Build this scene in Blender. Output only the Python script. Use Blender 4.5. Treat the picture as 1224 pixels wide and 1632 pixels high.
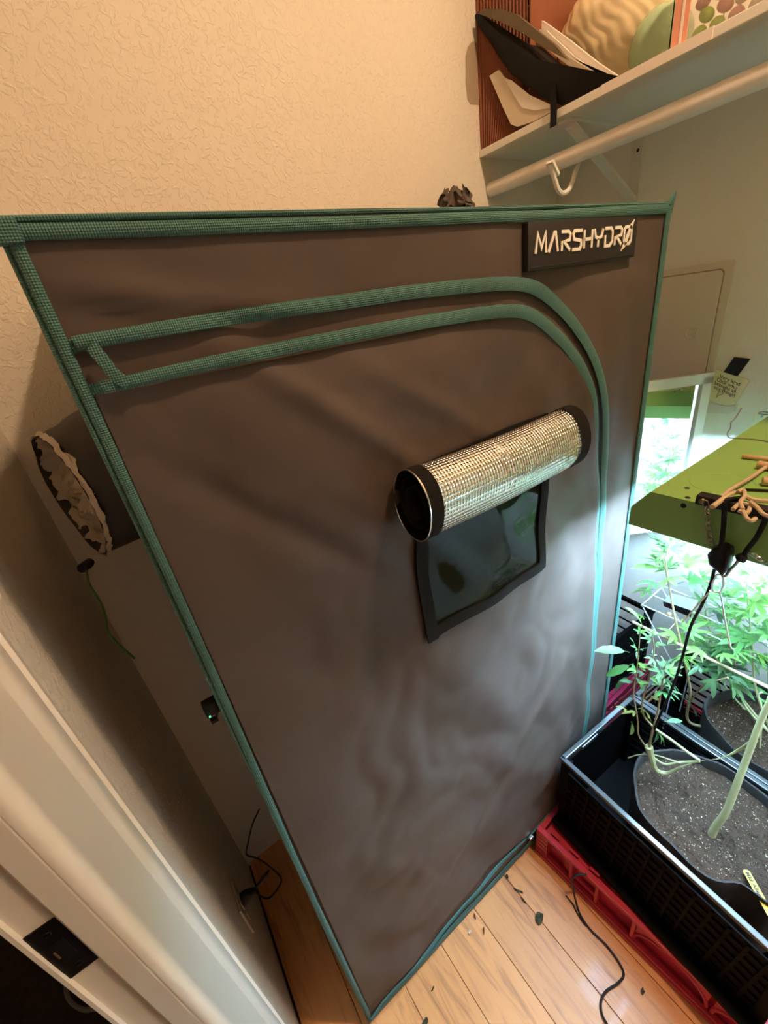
import bpy, bmesh, math, random
from mathutils import Vector, Matrix, noise
random.seed(7)
for o in list(bpy.data.objects): bpy.data.objects.remove(o)
scn = bpy.context.scene
COL = scn.collection
PI = math.pi

# ------------------------------------------------------------------ camera
CAM = Vector((0, 0, 1.51)); FPX = 655.6
# rows: image right, image down, viewing direction, in world axes (x along the back wall, y into the closet, z up)
RW = ((0.8154554, -0.5601112, -0.14597238), (-0.35768362, -0.28935047, -0.88788442), (0.45507683, 0.77624207, -0.436295))
cd = bpy.data.cameras.new('camera'); cam = bpy.data.objects.new('camera', cd); COL.objects.link(cam)
cd.sensor_fit = 'HORIZONTAL'; cd.sensor_width = 36; cd.lens = FPX * 36 / 1224; cd.clip_start = 0.02
rt, dn, fw = (Vector(r) for r in RW)
m3 = Matrix((rt, -dn, -fw)).transposed()
cam.matrix_world = Matrix.Translation(CAM) @ m3.to_4x4()
scn.camera = cam

# ------------------------------------------------------------------ world, exposure, lights
w = bpy.data.worlds.new('dim_house_interior'); scn.world = w; w.use_nodes = True
w.node_tree.nodes['Background'].inputs[0].default_value = (1.0, 0.75, 0.5, 1)
w.node_tree.nodes['Background'].inputs[1].default_value = 0.02
vs = scn.view_settings
vs.view_transform = 'Standard'; vs.look = 'None'; vs.gamma = 1; vs.use_curve_mapping = False
vs.exposure = 0.18
BULB_POS = Vector((0.72, -0.15, 2.74)); BULB_POWER = 760.0; BULB_COL = (1.0, 0.66, 0.40, 1)
GROW_POWER = 76.0; GROW_COL = (0.60, 0.95, 1.42, 1)

# ------------------------------------------------------------------ helpers: measured pixel + known plane -> world point
def ray(px, py):
    return (rt * ((px - 612) / FPX) + dn * ((py - 816) / FPX) + fw).normalized()
def onx(px, py, X): d = ray(px, py); return CAM + d * ((X - CAM.x) / d.x)
def ony(px, py, Y): d = ray(px, py); return CAM + d * ((Y - CAM.y) / d.y)
def onz(px, py, Z): d = ray(px, py); return CAM + d * ((Z - CAM.z) / d.z)

# ------------------------------------------------------------------ materials
def new_mat(name):
    m = bpy.data.materials.new(name); m.use_nodes = True
    nt = m.node_tree; b = nt.nodes['Principled BSDF']
    return m, nt, b
def N(nt, t, **kw):
    n = nt.nodes.new(t)
    for k, v in kw.items():
        if k in n.inputs: n.inputs[k].default_value = v
        else: setattr(n, k, v)
    return n
def mat(name, col, rough=0.5, metal=0.0, var=0.0, vscale=8.0, bump=0.0, bscale=120.0, bdist=0.002, spec=0.5, coat=0.0, emis=None, estr=0.0, trans=0.0, alpha=1.0, sheen=0.0, stretch=None, ior=1.45, sss=0.0):
    m, nt, b = new_mat(name)
    col = tuple(col) + (1,) if len(col) == 3 else col
    b.inputs['Base Color'].default_value = col
    b.inputs['Roughness'].default_value = rough
    b.inputs['Metallic'].default_value = metal
    b.inputs['Specular IOR Level'].default_value = spec
    b.inputs['Coat Weight'].default_value = coat
    b.inputs['Transmission Weight'].default_value = trans
    b.inputs['IOR'].default_value = ior
    b.inputs['Alpha'].default_value = alpha
    b.inputs['Sheen Weight'].default_value = sheen
    if emis: b.inputs['Emission Color'].default_value = tuple(emis)[:3] + (1,); b.inputs['Emission Strength'].default_value = estr
    tc = N(nt, 'ShaderNodeTexCoord')
    src = tc.outputs['Object']
    if stretch:
        mp = N(nt, 'ShaderNodeMapping'); mp.inputs['Scale'].default_value = stretch
        nt.links.new(src, mp.inputs['Vector']); src = mp.outputs['Vector']
    if var > 0:
        nz = N(nt, 'ShaderNodeTexNoise', Scale=vscale, Detail=5.0)
        nt.links.new(src, nz.inputs['Vector'])
        mx = N(nt, 'ShaderNodeMix', data_type='RGBA')
        mx.inputs[6].default_value = tuple(max(0, c * (1 - var)) for c in col[:3]) + (1,)
        mx.inputs[7].default_value = tuple(min(1, c * (1 + var)) for c in col[:3]) + (1,)
        nt.links.new(nz.outputs['Fac'], mx.inputs[0]); nt.links.new(mx.outputs[2], b.inputs['Base Color'])
    if bump > 0:
        nz2 = N(nt, 'ShaderNodeTexNoise', Scale=bscale, Detail=4.0)
        nt.links.new(src, nz2.inputs['Vector'])
        bp = N(nt, 'ShaderNodeBump', Strength=bump, Distance=bdist)
        nt.links.new(nz2.outputs['Fac'], bp.inputs['Height']); nt.links.new(bp.outputs['Normal'], b.inputs['Normal'])
    return m

def wall_mat(name, col, strength=0.5, scale=42):
    """knock-down plaster: flattened blobs and skip-trowel ridges"""
    m, nt, b = new_mat(name)
    b.inputs['Roughness'].default_value = 0.6
    tc = N(nt, 'ShaderNodeTexCoord')
    n0 = N(nt, 'ShaderNodeTexNoise', Scale=3.0, Detail=3.0)
    nt.links.new(tc.outputs['Object'], n0.inputs['Vector'])
    mx = N(nt, 'ShaderNodeMix', data_type='RGBA')
    mx.inputs[6].default_value = tuple(c * 0.96 for c in col) + (1,); mx.inputs[7].default_value = tuple(col) + (1,)
    nt.links.new(n0.outputs['Fac'], mx.inputs[0]); nt.links.new(mx.outputs[2], b.inputs['Base Color'])
    n1 = N(nt, 'ShaderNodeTexNoise', Scale=scale, Detail=2.5, Roughness=0.55, Distortion=0.9)
    nt.links.new(tc.outputs['Object'], n1.inputs['Vector'])
    r1 = N(nt, 'ShaderNodeValToRGB'); r1.color_ramp.elements[0].position = 0.50; r1.color_ramp.elements[1].position = 0.60
    nt.links.new(n1.outputs['Fac'], r1.inputs['Fac'])
    n2 = N(nt, 'ShaderNodeTexNoise', Scale=scale * 5, Detail=3.0)
    nt.links.new(tc.outputs['Object'], n2.inputs['Vector'])
    ad = N(nt, 'ShaderNodeMath', operation='MULTIPLY_ADD'); ad.inputs[1].default_value = 0.12
    nt.links.new(n2.outputs['Fac'], ad.inputs[0]); nt.links.new(r1.outputs['Color'], ad.inputs[2])
    bp = N(nt, 'ShaderNodeBump', Strength=strength, Distance=0.0025)
    nt.links.new(ad.outputs[0], bp.inputs['Height']); nt.links.new(bp.outputs['Normal'], b.inputs['Normal'])
    return m

def plank_mat():
    m, nt, b = new_mat('bamboo_plank')
    b.inputs['Roughness'].default_value = 0.46; b.inputs['Coat Weight'].default_value = 0.04
    tc = N(nt, 'ShaderNodeTexCoord'); oi = N(nt, 'ShaderNodeObjectInfo')
    ad = N(nt, 'ShaderNodeVectorMath', operation='ADD')
    sc = N(nt, 'ShaderNodeVectorMath', operation='SCALE'); sc.inputs[0].default_value = (3.1, 7.7, 1.3)
    nt.links.new(oi.outputs['Random'], sc.inputs['Scale'])
    nt.links.new(tc.outputs['Object'], ad.inputs[0]); nt.links.new(sc.outputs[0], ad.inputs[1])
    mp = N(nt, 'ShaderNodeMapping'); mp.inputs['Scale'].default_value = (16, 1.6, 16)
    nt.links.new(ad.outputs[0], mp.inputs['Vector'])
    n1 = N(nt, 'ShaderNodeTexNoise', Scale=2.6, Detail=8.0, Roughness=0.62, Distortion=1.2)
    nt.links.new(mp.outputs[0], n1.inputs['Vector'])
    r = N(nt, 'ShaderNodeValToRGB'); e = r.color_ramp.elements
    e[0].position = 0.28; e[0].color = (0.38, 0.15, 0.048, 1); e[1].position = 0.75; e[1].color = (0.80, 0.365, 0.128, 1)
    k = r.color_ramp.elements.new(0.5); k.color = (0.74, 0.33, 0.115, 1)
    nt.links.new(n1.outputs['Fac'], r.inputs['Fac'])
    hs = N(nt, 'ShaderNodeHueSaturation')
    mr = N(nt, 'ShaderNodeMapRange'); mr.inputs['To Min'].default_value = 0.88; mr.inputs['To Max'].default_value = 1.08
    nt.links.new(oi.outputs['Random'], mr.inputs['Value']); nt.links.new(mr.outputs[0], hs.inputs['Value'])
    nt.links.new(r.outputs['Color'], hs.inputs['Color']); nt.links.new(hs.outputs['Color'], b.inputs['Base Color'])
    bp = N(nt, 'ShaderNodeBump', Strength=0.12, Distance=0.001)
    nt.links.new(n1.outputs['Fac'], bp.inputs['Height']); nt.links.new(bp.outputs['Normal'], b.inputs['Normal'])
    return m

def weave_mat(name, col, rough, sx, sz, strength=0.25, dist=0.0006, var=0.18, spec=0.4, sheen=0.0):
    """woven cloth: two crossed wave bumps plus soft colour variation"""
    m, nt, b = new_mat(name)
    b.inputs['Roughness'].default_value = rough; b.inputs['Specular IOR Level'].default_value = spec
    b.inputs['Sheen Weight'].default_value = sheen
    tc = N(nt, 'ShaderNodeTexCoord')
    nz = N(nt, 'ShaderNodeTexNoise', Scale=9.0, Detail=7.0, Roughness=0.65); nt.links.new(tc.outputs['Object'], nz.inputs['Vector'])
    mx = N(nt, 'ShaderNodeMix', data_type='RGBA')
    mx.inputs[6].default_value = tuple(c * (1 - var) for c in col) + (1,); mx.inputs[7].default_value = tuple(min(1, c * (1 + var)) for c in col) + (1,)
    nt.links.new(nz.outputs['Fac'], mx.inputs[0]); nt.links.new(mx.outputs[2], b.inputs['Base Color'])
    wa = N(nt, 'ShaderNodeTexWave', Scale=sx, Distortion=0.3); wa.bands_direction = 'X'
    wb = N(nt, 'ShaderNodeTexWave', Scale=sz, Distortion=0.3); wb.bands_direction = 'Z'
    for q in (wa, wb): nt.links.new(tc.outputs['Object'], q.inputs['Vector'])
    ad = N(nt, 'ShaderNodeMath', operation='ADD'); nt.links.new(wa.outputs['Fac'], ad.inputs[0]); nt.links.new(wb.outputs['Fac'], ad.inputs[1])
    bp = N(nt, 'ShaderNodeBump', Strength=strength, Distance=dist)
    nt.links.new(ad.outputs[0], bp.inputs['Height']); nt.links.new(bp.outputs['Normal'], b.inputs['Normal'])
    return m

def mylar_mat():
    m, nt, b = new_mat('embossed_mylar')
    b.inputs['Base Color'].default_value = (0.86, 0.84, 0.80, 1); b.inputs['Metallic'].default_value = 1.0; b.inputs['Roughness'].default_value = 0.22
    tc = N(nt, 'ShaderNodeTexCoord'); uv = tc.outputs['UV']
    wa = N(nt, 'ShaderNodeTexWave', Scale=20.0); wa.bands_direction = 'X'
    wb = N(nt, 'ShaderNodeTexWave', Scale=16.0); wb.bands_direction = 'Y'
    for q in (wa, wb): nt.links.new(uv, q.inputs['Vector'])
    mn = N(nt, 'ShaderNodeMath', operation='MULTIPLY'); nt.links.new(wa.outputs['Fac'], mn.inputs[0]); nt.links.new(wb.outputs['Fac'], mn.inputs[1])
    bp = N(nt, 'ShaderNodeBump', Strength=0.8, Distance=0.0016)
    nt.links.new(mn.outputs[0], bp.inputs['Height']); nt.links.new(bp.outputs['Normal'], b.inputs['Normal'])
    return m

M = {}
M['wall'] = wall_mat('warm_white_plaster', (0.72, 0.66, 0.56), 0.38, 84)
M['wall_left'] = wall_mat('rough_trowelled_plaster', (0.84, 0.77, 0.64), 0.45, 75)
M['wall_right'] = wall_mat('thinly_textured_plaster', (0.88, 0.84, 0.76), 0.16, 34)
M['ceiling'] = wall_mat('ceiling_plaster', (0.85, 0.80, 0.70), 0.3)
M['plank'] = plank_mat()
M['subfloor'] = mat('subfloor_dark', (0.05, 0.025, 0.012), 0.8)
M['carpet'] = mat('brown_carpet', (0.15, 0.10, 0.075), 0.95, var=0.4, vscale=60, bump=0.8, bscale=300, bdist=0.006)
M['trim'] = mat('white_gloss_trim', (0.82, 0.71, 0.57), 0.3, bump=0.08, bscale=40, var=0.04)
M['white'] = mat('white_shelf_paint', (0.74, 0.71, 0.63), 0.4, bump=0.06, bscale=60, var=0.05)
M['rod'] = mat('white_rod_paint', (0.80, 0.76, 0.70), 0.28, var=0.03)
M['strike'] = mat('dark_strike_plate', (0.02, 0.016, 0.014), 0.28, 0.8)
M['brass'] = mat('worn_brass', (0.5, 0.33, 0.15), 0.35, 1.0)
M['fabric'] = weave_mat('black_oxford_fabric', (0.090, 0.068, 0.056), 0.55, 420, 420, 0.10, var=0.22, spec=0.22)
M['fabric_dark'] = weave_mat('black_lining', (0.020, 0.016, 0.014), 0.55, 420, 420, 0.1)
M['tape'] = weave_mat('teal_webbing', (0.058, 0.155, 0.132), 0.62, 160, 160, 0.55, 0.0012, var=0.2)
M['patch'] = mat('rubber_patch', (0.020, 0.016, 0.014), 0.55, bump=0.1, bscale=400)
M['logo'] = mat('white_logo_print', (0.85, 0.80, 0.72), 0.45)
M['velcro'] = mat('velcro_brown_black', (0.012, 0.0095, 0.008), 0.9, spec=0.2, bump=0.8, bscale=900, bdist=0.002, var=0.4, vscale=300)
M['mylar'] = mylar_mat()
M['pane'] = mat('dark_green_vinyl_window', (0.014, 0.018, 0.010), 0.05, spec=0.13)
M['grey_cloth'] = mat('silver_grey_sock_lining', (0.52, 0.45, 0.37), 0.45, metal=0.15, bump=0.3, bscale=30, bdist=0.004)
M['black_plastic'] = mat('black_plastic', (0.006, 0.0055, 0.0055), 0.35, var=0.15, spec=0.3)
M['black_crate'] = mat('black_crate_plastic', (0.0030, 0.0026, 0.0026), 0.5, bump=0.05, bscale=200, spec=0.04)
M['rim'] = mat('scuffed_black_rim', (0.045, 0.048, 0.05), 0.24, var=0.3, vscale=40, spec=0.7)
M['red'] = mat('red_crate_plastic', (0.52, 0.028, 0.052), 0.32, var=0.12, vscale=12)
M['magenta'] = mat('magenta_crate_plastic', (0.26, 0.010, 0.045), 0.35, var=0.1)
M['green_cord'] = mat('green_drawstring', (0.05, 0.14, 0.025), 0.6)
M['black_rope'] = mat('black_braided_rope', (0.005, 0.005, 0.0055), 0.6, spec=0.2, bump=0.8, bscale=500, bdist=0.002)
M['cable'] = mat('black_rubber_cable', (0.012, 0.010, 0.010), 0.45)
M['grey_cable'] = mat('grey_cable', (0.22, 0.20, 0.19), 0.5)
M['white_cable'] = mat('white_cable', (0.6, 0.55, 0.5), 0.45)
M['lamp_green'] = mat('lime_green_enamel', (0.25, 0.44, 0.11), 0.38, var=0.05)
M['lamp_inside'] = mat('white_reflector', (0.85, 0.88, 0.86), 0.3)
M['grow_glow'] = mat('grow_light_tube', (0.9, 0.95, 0.95), 0.5, emis=GROW_COL, estr=GROW_POWER)
M['bulb'] = mat('warm_bulb_glass', (1, 0.9, 0.7), 0.5, emis=BULB_COL, estr=BULB_POWER)
M['rust'] = mat('dark_rusted_iron', (0.020, 0.013, 0.011), 0.6, 0.2, var=0.5, vscale=60, bump=0.4)
M['chain'] = mat('tarnished_chain', (0.36, 0.30, 0.20), 0.35, 1.0)
M['steel'] = mat('bright_steel', (0.62, 0.64, 0.64), 0.18, 1.0)
M['twine'] = mat('tan_twine', (0.56, 0.42, 0.27), 0.8, bump=0.7, bscale=400, bdist=0.002, var=0.2, vscale=60)
M['wood'] = mat('pale_wood', (0.55, 0.36, 0.18), 0.6, var=0.15, stretch=(4, 30, 30), vscale=6)
M['bamboo'] = mat('bamboo_stake', (0.55, 0.40, 0.24), 0.55, var=0.2, vscale=30)
M['rack'] = mat('white_coated_wire', (0.80, 0.82, 0.80), 0.3)
M['lcd_case'] = mat('silver_grey_case', (0.30, 0.33, 0.33), 0.35, 0.3)
M['lcd'] = mat('green_grey_lcd', (0.30, 0.42, 0.36), 0.25)
M['leaf'] = None
M['stem'] = mat('pale_green_stem', (0.50, 0.50, 0.26), 0.55, var=0.2, vscale=30)
M['stem_brown'] = mat('tan_woody_stem', (0.34, 0.25, 0.13), 0.6, var=0.25, vscale=40)
M['soil'] = mat('wet_dark_soil', (0.040, 0.021, 0.011), 0.62, var=0.6, vscale=90, bump=1.0, bscale=150, bdist=0.006, spec=0.25)
M['perlite'] = mat('soil_chips', (0.36, 0.27, 0.18), 0.22, var=0.85, vscale=300, spec=0.8)
M['pot'] = mat('black_felt_pot', (0.035, 0.031, 0.030), 0.9, bump=0.7, bscale=600, bdist=0.002, var=0.3, vscale=50)
M['tag'] = mat('yellow_plant_tag', (0.80, 0.56, 0.05), 0.45)
M['ink'] = mat('black_marker_ink', (0.03, 0.02, 0.012), 0.6)
M['pen'] = mat('brown_pen_ink', (0.16, 0.11, 0.05), 0.6)
M['note'] = mat('pale_yellow_note', (0.82, 0.74, 0.46), 0.7)
M['black_tape'] = mat('black_tape', (0.010, 0.010, 0.013), 0.4)
M['mirror'] = mat('mirror_silver', (0.9, 0.92, 0.92), 0.02, 1.0)
M['panel'] = mat('painted_panel', (0.78, 0.70, 0.58), 0.42, var=0.04)
M['file'] = mat('red_brown_pressboard', (0.23, 0.070, 0.028), 0.6, var=0.15, vscale=20)
M['pouch'] = mat('black_nylon_pouch', (0.008, 0.007, 0.006), 0.6, spec=0.2, bump=0.5, bscale=25, bdist=0.006)
M['pouch_in'] = mat('olive_pouch_lining', (0.13, 0.095, 0.055), 0.6)
M['paper'] = mat('white_paper', (0.78, 0.70, 0.62), 0.7)
M['envelope'] = mat('cream_envelope', (0.66, 0.56, 0.42), 0.6)
M['cream'] = mat('cream_noodle_bag', (0.80, 0.66, 0.40), 0.42, var=0.12, vscale=30, coat=0.3)
M['glass_green'] = mat('green_glass', (0.55, 0.72, 0.48), 0.05, trans=0.45, ior=1.3)
M['clear'] = mat('clear_plastic', (0.95, 0.95, 0.92), 0.06, trans=0.95, ior=1.2)
M['pink'] = mat('pink_label', (0.75, 0.33, 0.22), 0.5)
M['dry'] = mat('dried_leaf', (0.045, 0.045, 0.018), 0.75, var=0.3, vscale=80)
M['dry_pale'] = mat('pale_petal_scrap', (0.70, 0.60, 0.45), 0.6)
M['led'] = mat('green_led', (0.2, 0.9, 0.5), 0.4, emis=(0.2, 1.0, 0.55), estr=0.8)
M['outlet'] = mat('ivory_outlet', (0.62, 0.55, 0.44), 0.4)

def leaf_mat(name, col, tip):
    m, nt, b = new_mat(name)
    tc = N(nt, 'ShaderNodeTexCoord')
    oi = N(nt, 'ShaderNodeObjectInfo')
    mx = N(nt, 'ShaderNodeMix', data_type='RGBA')
    mx.inputs[6].default_value = tuple(col) + (1,); mx.inputs[7].default_value = tuple(tip) + (1,)
    nt.links.new(oi.outputs['Random'], mx.inputs[0]); nt.links.new(mx.outputs[2], b.inputs['Base Color'])
    b.inputs['Roughness'].default_value = 0.42; b.inputs['Specular IOR Level'].default_value = 0.4
    nz = N(nt, 'ShaderNodeTexNoise', Scale=160.0); nt.links.new(tc.outputs['Object'], nz.inputs['Vector'])
    bp = N(nt, 'ShaderNodeBump', Strength=0.3, Distance=0.001)
    nt.links.new(nz.outputs['Fac'], bp.inputs['Height']); nt.links.new(bp.outputs['Normal'], b.inputs['Normal'])
    tr = N(nt, 'ShaderNodeBsdfTranslucent'); nt.links.new(mx.outputs[2], tr.inputs['Color'])
    ms = N(nt, 'ShaderNodeMixShader'); ms.inputs[0].default_value = 0.32
    nt.links.new(b.outputs[0], ms.inputs[1]); nt.links.new(tr.outputs[0], ms.inputs[2])
    nt.links.new(ms.outputs[0], nt.nodes['Material Output'].inputs['Surface'])
    return m
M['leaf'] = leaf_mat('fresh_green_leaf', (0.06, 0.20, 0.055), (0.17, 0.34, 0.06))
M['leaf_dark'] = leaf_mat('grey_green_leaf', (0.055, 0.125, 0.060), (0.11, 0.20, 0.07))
M['leaf_yellow'] = leaf_mat('yellowing_leaf', (0.30, 0.33, 0.08), (0.40, 0.40, 0.12))

# ------------------------------------------------------------------ mesh builder
class MB:
    def __init__(s): s.v = []; s.f = []; s.uv = None
    def add(s, vs, fs):
        o = len(s.v); s.v += [Vector(p) for p in vs]; s.f += [tuple(i + o for i in f) for f in fs]; return s
    def box(s, a, b, bev=0.0):
        x0, y0, z0 = a; x1, y1, z1 = b
        if bev <= 0:
            return s.add([(x0, y0, z0), (x1, y0, z0), (x1, y1, z0), (x0, y1, z0), (x0, y0, z1), (x1, y0, z1), (x1, y1, z1), (x0, y1, z1)],
                         [(3, 2, 1, 0), (4, 5, 6, 7), (0, 1, 5, 4), (1, 2, 6, 5), (2, 3, 7, 6), (3, 0, 4, 7)])
        bm = bmesh.new(); bmesh.ops.create_cube(bm, size=1)
        for v in bm.verts: v.co = Vector(((x0 + x1) / 2 + v.co.x * (x1 - x0), (y0 + y1) / 2 + v.co.y * (y1 - y0), (z0 + z1) / 2 + v.co.z * (z1 - z0)))
        bmesh.ops.bevel(bm, geom=list(bm.edges), offset=bev, segments=2, affect='EDGES', profile=0.6)
        bm.verts.index_update()
        s.add([v.co.copy() for v in bm.verts], [[v.index for v in f.verts] for f in bm.faces]); bm.free(); return s
    def tube(s, pts, r, n=8, closed=False, caps=True):
        pts = [Vector(p) for p in pts]; L = len(pts)
        rs = r if isinstance(r, (list, tuple)) else [r] * L
        tan = []
        for i in range(L):
            a = pts[(i - 1) % L] if (closed or i > 0) else pts[i]; b = pts[(i + 1) % L] if (closed or i < L - 1) else pts[i]
            t = (b - a); tan.append(t.normalized() if t.length > 1e-9 else Vector((0, 0, 1)))
        up = Vector((0, 0, 1)) if abs(tan[0].z) < 0.9 else Vector((1, 0, 0))
        nrm = (up - tan[0] * up.dot(tan[0])).normalized(); vs = []
        for i in range(L):
            nrm = nrm - tan[i] * nrm.dot(tan[i]); nrm.normalize(); bi = tan[i].cross(nrm)
            for k in range(n):
                a = 2 * PI * k / n; vs.append(pts[i] + (nrm * math.cos(a) + bi * math.sin(a)) * rs[i])
        fs = []
        for i in range(L if closed else L - 1):
            j = (i + 1) % L
            for k in range(n): k2 = (k + 1) % n; fs.append((i * n + k, i * n + k2, j * n + k2, j * n + k))
        if caps and not closed: fs.append(tuple(range(n - 1, -1, -1))); fs.append(tuple((L - 1) * n + k for k in range(n)))
        return s.add(vs, fs)
    def grid(s, fn, nu, nv, thick=None, wrapu=False):
        vs = [fn(i / (nu if wrapu else nu - 1), j / (nv - 1)) for j in range(nv) for i in range(nu)]
        fs = []
        for j in range(nv - 1):
            for i in range(nu if wrapu else nu - 1):
                i2 = (i + 1) % nu; fs.append((j * nu + i, j * nu + i2, (j + 1) * nu + i2, (j + 1) * nu + i))
        return s.add(vs, fs)
    def lathe(s, prof, c, ax=Vector((0, 0, 1)), n=24):
        ax = Vector(ax).normalized(); u = (Vector((1, 0, 0)) if abs(ax.x) < 0.9 else Vector((0, 1, 0))); u = (u - ax * u.dot(ax)).normalized(); v = ax.cross(u); c = Vector(c)
        vs = [c + ax * h + (u * math.cos(2 * PI * k / n) + v * math.sin(2 * PI * k / n)) * r for r, h in prof for k in range(n)]
        fs = [(j * n + k, j * n + (k + 1) % n, (j + 1) * n + (k + 1) % n, (j + 1) * n + k) for j in range(len(prof) - 1) for k in range(n)]
        return s.add(vs, fs)
    def ball(s, c, r, n=12, m=8, jit=0.0, sc=(1, 1, 1), rot=None):
        c = Vector(c); vs = []
        for j in range(m + 1):
            th = PI * j / m
            for k in range(n):
                p = Vector((math.sin(th) * math.cos(2 * PI * k / n) * sc[0], math.sin(th) * math.sin(2 * PI * k / n) * sc[1], math.cos(th) * sc[2])) * r
                if jit: p *= 1 + jit * noise.noise(p * (2.2 / r) + c * 7)
                if rot: p = rot @ p
                vs.append(c + p)
        fs = [(j * n + k, (j + 1) * n + k, (j + 1) * n + (k + 1) % n, j * n + (k + 1) % n) for j in range(m) for k in range(n)]
        return s.add(vs, fs)
    def prism(s, poly, d, inset=0.0, rise=0.0):
        """poly: list of Vectors (planar outline); d: thickness vector; optional pillowed front (first) face"""
        n = len(poly); poly = [Vector(p) for p in poly]; d = Vector(d); cen = sum(poly, Vector()) / n
        rings = [[p + d for p in poly], poly]
        if inset > 0:
            dn_ = d.normalized()
            for t, h in ((0.35, 0.6), (0.8, 0.92)): rings.append([p + (cen - p) * (inset * t * 2) - dn_ * rise * h for p in poly])
        vs = [p for r_ in rings for p in r_]; fs = [tuple(range(n - 1, -1, -1))]
        for j in range(len(rings) - 1):
            for k in range(n): k2 = (k + 1) % n; fs.append((j * n + k, j * n + k2, (j + 1) * n + k2, (j + 1) * n + k))
        vs.append(cen - (d.normalized() * rise if inset > 0 else Vector())); c = len(vs) - 1; b = (len(rings) - 1) * n
        for k in range(n): fs.append((b + k, b + (k + 1) % n, c))
        return s.add(vs, fs)
    def solid(s, t, d=None):
        """give a sheet a thickness: offset copy along d (constant) and rim"""
        n = len(s.v); d = Vector(d); base = list(s.f)
        cnt = {}
        for f in base:
            for i in range(len(f)):
                e = (f[i], f[(i + 1) % len(f)]); cnt[tuple(sorted(e))] = cnt.get(tuple(sorted(e)), []) + [e]
        s.v += [p + d * t for p in s.v]; s.f += [tuple(i + n for i in reversed(f)) for f in base]
        for k, es in cnt.items():
            if len(es) == 1: a, b = es[0]; s.f.append((b, a, a + n, b + n))
        return s

def smooth_path(pts, k=8, closed=False):
    P = [Vector(p) for p in pts]; L = len(P); out = []
    for i in range(L if closed else L - 1):
        p0 = P[(i - 1) % L] if (closed or i > 0) else P[0] * 2 - P[1]; p1 = P[i]; p2 = P[(i + 1) % L]
        p3 = P[(i + 2) % L] if (closed or i + 2 < L) else P[-1] * 2 - P[-2]
        for j in range(k):
            t = j / k
            out.append(0.5 * ((2 * p1) + (p2 - p0) * t + (2 * p0 - 5 * p1 + 4 * p2 - p3) * t * t + (3 * p1 - p0 - 3 * p2 + p3) * t ** 3))
    if not closed: out.append(P[-1])
    return out

def base_of(o):
    p = Vector()
    while o is not None: p += o.location; o = o.parent
    return p
def obj(name, mb, material, parent=None, smooth=False, local=False, kind=None, label=None):
    me = bpy.data.meshes.new(name)
    off = Vector() if (parent is None or local) else base_of(parent)
    me.from_pydata([tuple(p - off) for p in mb.v], [], mb.f)
    bm = bmesh.new(); bm.from_mesh(me); bmesh.ops.recalc_face_normals(bm, faces=bm.faces); bm.to_mesh(me); bm.free()
    if smooth:
        me.polygons.foreach_set('use_smooth', [True] * len(me.polygons))
        try: me.set_sharp_from_angle(angle=math.radians(42))
        except Exception: pass
    if material is not None: me.materials.append(M[material] if isinstance(material, str) else material)
    o = bpy.data.objects.new(name, me); COL.objects.link(o)
    if parent is not None: o.parent = parent
    if kind: o['kind'] = kind
    if label: o['label'] = label
    return o
def tag(o, label, cat, group=None):
    o['label'] = label; o['category'] = cat
    if group: o['group'] = group
    return o
def thing(name, loc, label, cat, group=None, rz=0.0):
    o = bpy.data.objects.new(name, None); COL.objects.link(o); o.location = loc; o.rotation_euler = (0, 0, rz); o.empty_display_size = 0.05
    return tag(o, label, cat, group)
def struct(name, mb, material, parent=None, **kw):
    o = obj(name, mb, material, parent, **kw)
    if parent is None: o['kind'] = 'structure'
    return o
def recentre(o):
    """put a one-mesh thing's origin at its base"""
    vs = [v.co for v in o.data.vertices]; c = Vector((sum(v.x for v in vs) / len(vs), sum(v.y for v in vs) / len(vs), min(v.z for v in vs)))
    o.data.transform(Matrix.Translation(-c)); o.location = c; return o
def text_mesh(s, size, fn, bold=0.0, shear=0.0):
    """flat lettering turned into a mesh; fn maps (x, y) on the sheet to a world point"""
    c = bpy.data.curves.new('t', 'FONT'); c.body = s; c.size = size; c.offset = bold; c.shear = shear; c.resolution_u = 3
    to = bpy.data.objects.new('t', c); COL.objects.link(to)
    dg = bpy.context.evaluated_depsgraph_get(); me = bpy.data.meshes.new_from_object(to.evaluated_get(dg))
    mb = MB(); mb.add([fn(v.co.x, v.co.y) for v in me.vertices], [tuple(p.vertices) for p in me.polygons])
    bpy.data.objects.remove(to); bpy.data.curves.remove(c); bpy.data.meshes.remove(me); return mb

# ================================================================== THE SETTING
XL, XR, YB, YF, ZC = -0.16, 1.33, 0.94, -1.40, 2.95
YS = -0.50                       # out-of-view return wall on the right, kept short to limit bounce onto the tent
JY = 0.305                       # near end of the left wall: the door opening starts here
floor = struct('floor', MB().box((XL - 0.05, YF, -0.06), (XR + 0.05, YB + 0.05, -0.014)), 'subfloor')
pw = 0.121; x = 0.088 - 2 * pw - 0.0
first = None
plank_mesh = {}
def plank(x0, x1, y0, y1):
    key = (round(x1 - x0, 4), round(y1 - y0, 4))
    if key not in plank_mesh:
        o = obj('plank', MB().box((0.0006, 0, 0), (key[0] - 0.0006, key[1] - 0.0006, 0.014), 0.0012), 'plank', floor, local=True)
        plank_mesh[key] = o.data
    else:
        o = bpy.data.objects.new('plank', plank_mesh[key]); COL.objects.link(o); o.parent = floor
    o.location = (x0, y0, -0.014)
i = 0
while x < XR + 0.05:
    x1 = min(x + pw, XR + 0.05); cut = [YF, -0.35 + 0.31 * ((i * 5) % 4) - (0.9 if i % 2 else 0), YB + 0.05]
    cut[1] = max(YF + 0.06, min(-0.16, cut[1]))
    plank(max(x, XL - 0.05), x1, cut[0], cut[1]); plank(max(x, XL - 0.05), x1, cut[1], cut[2]); x += pw; i += 1

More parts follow.
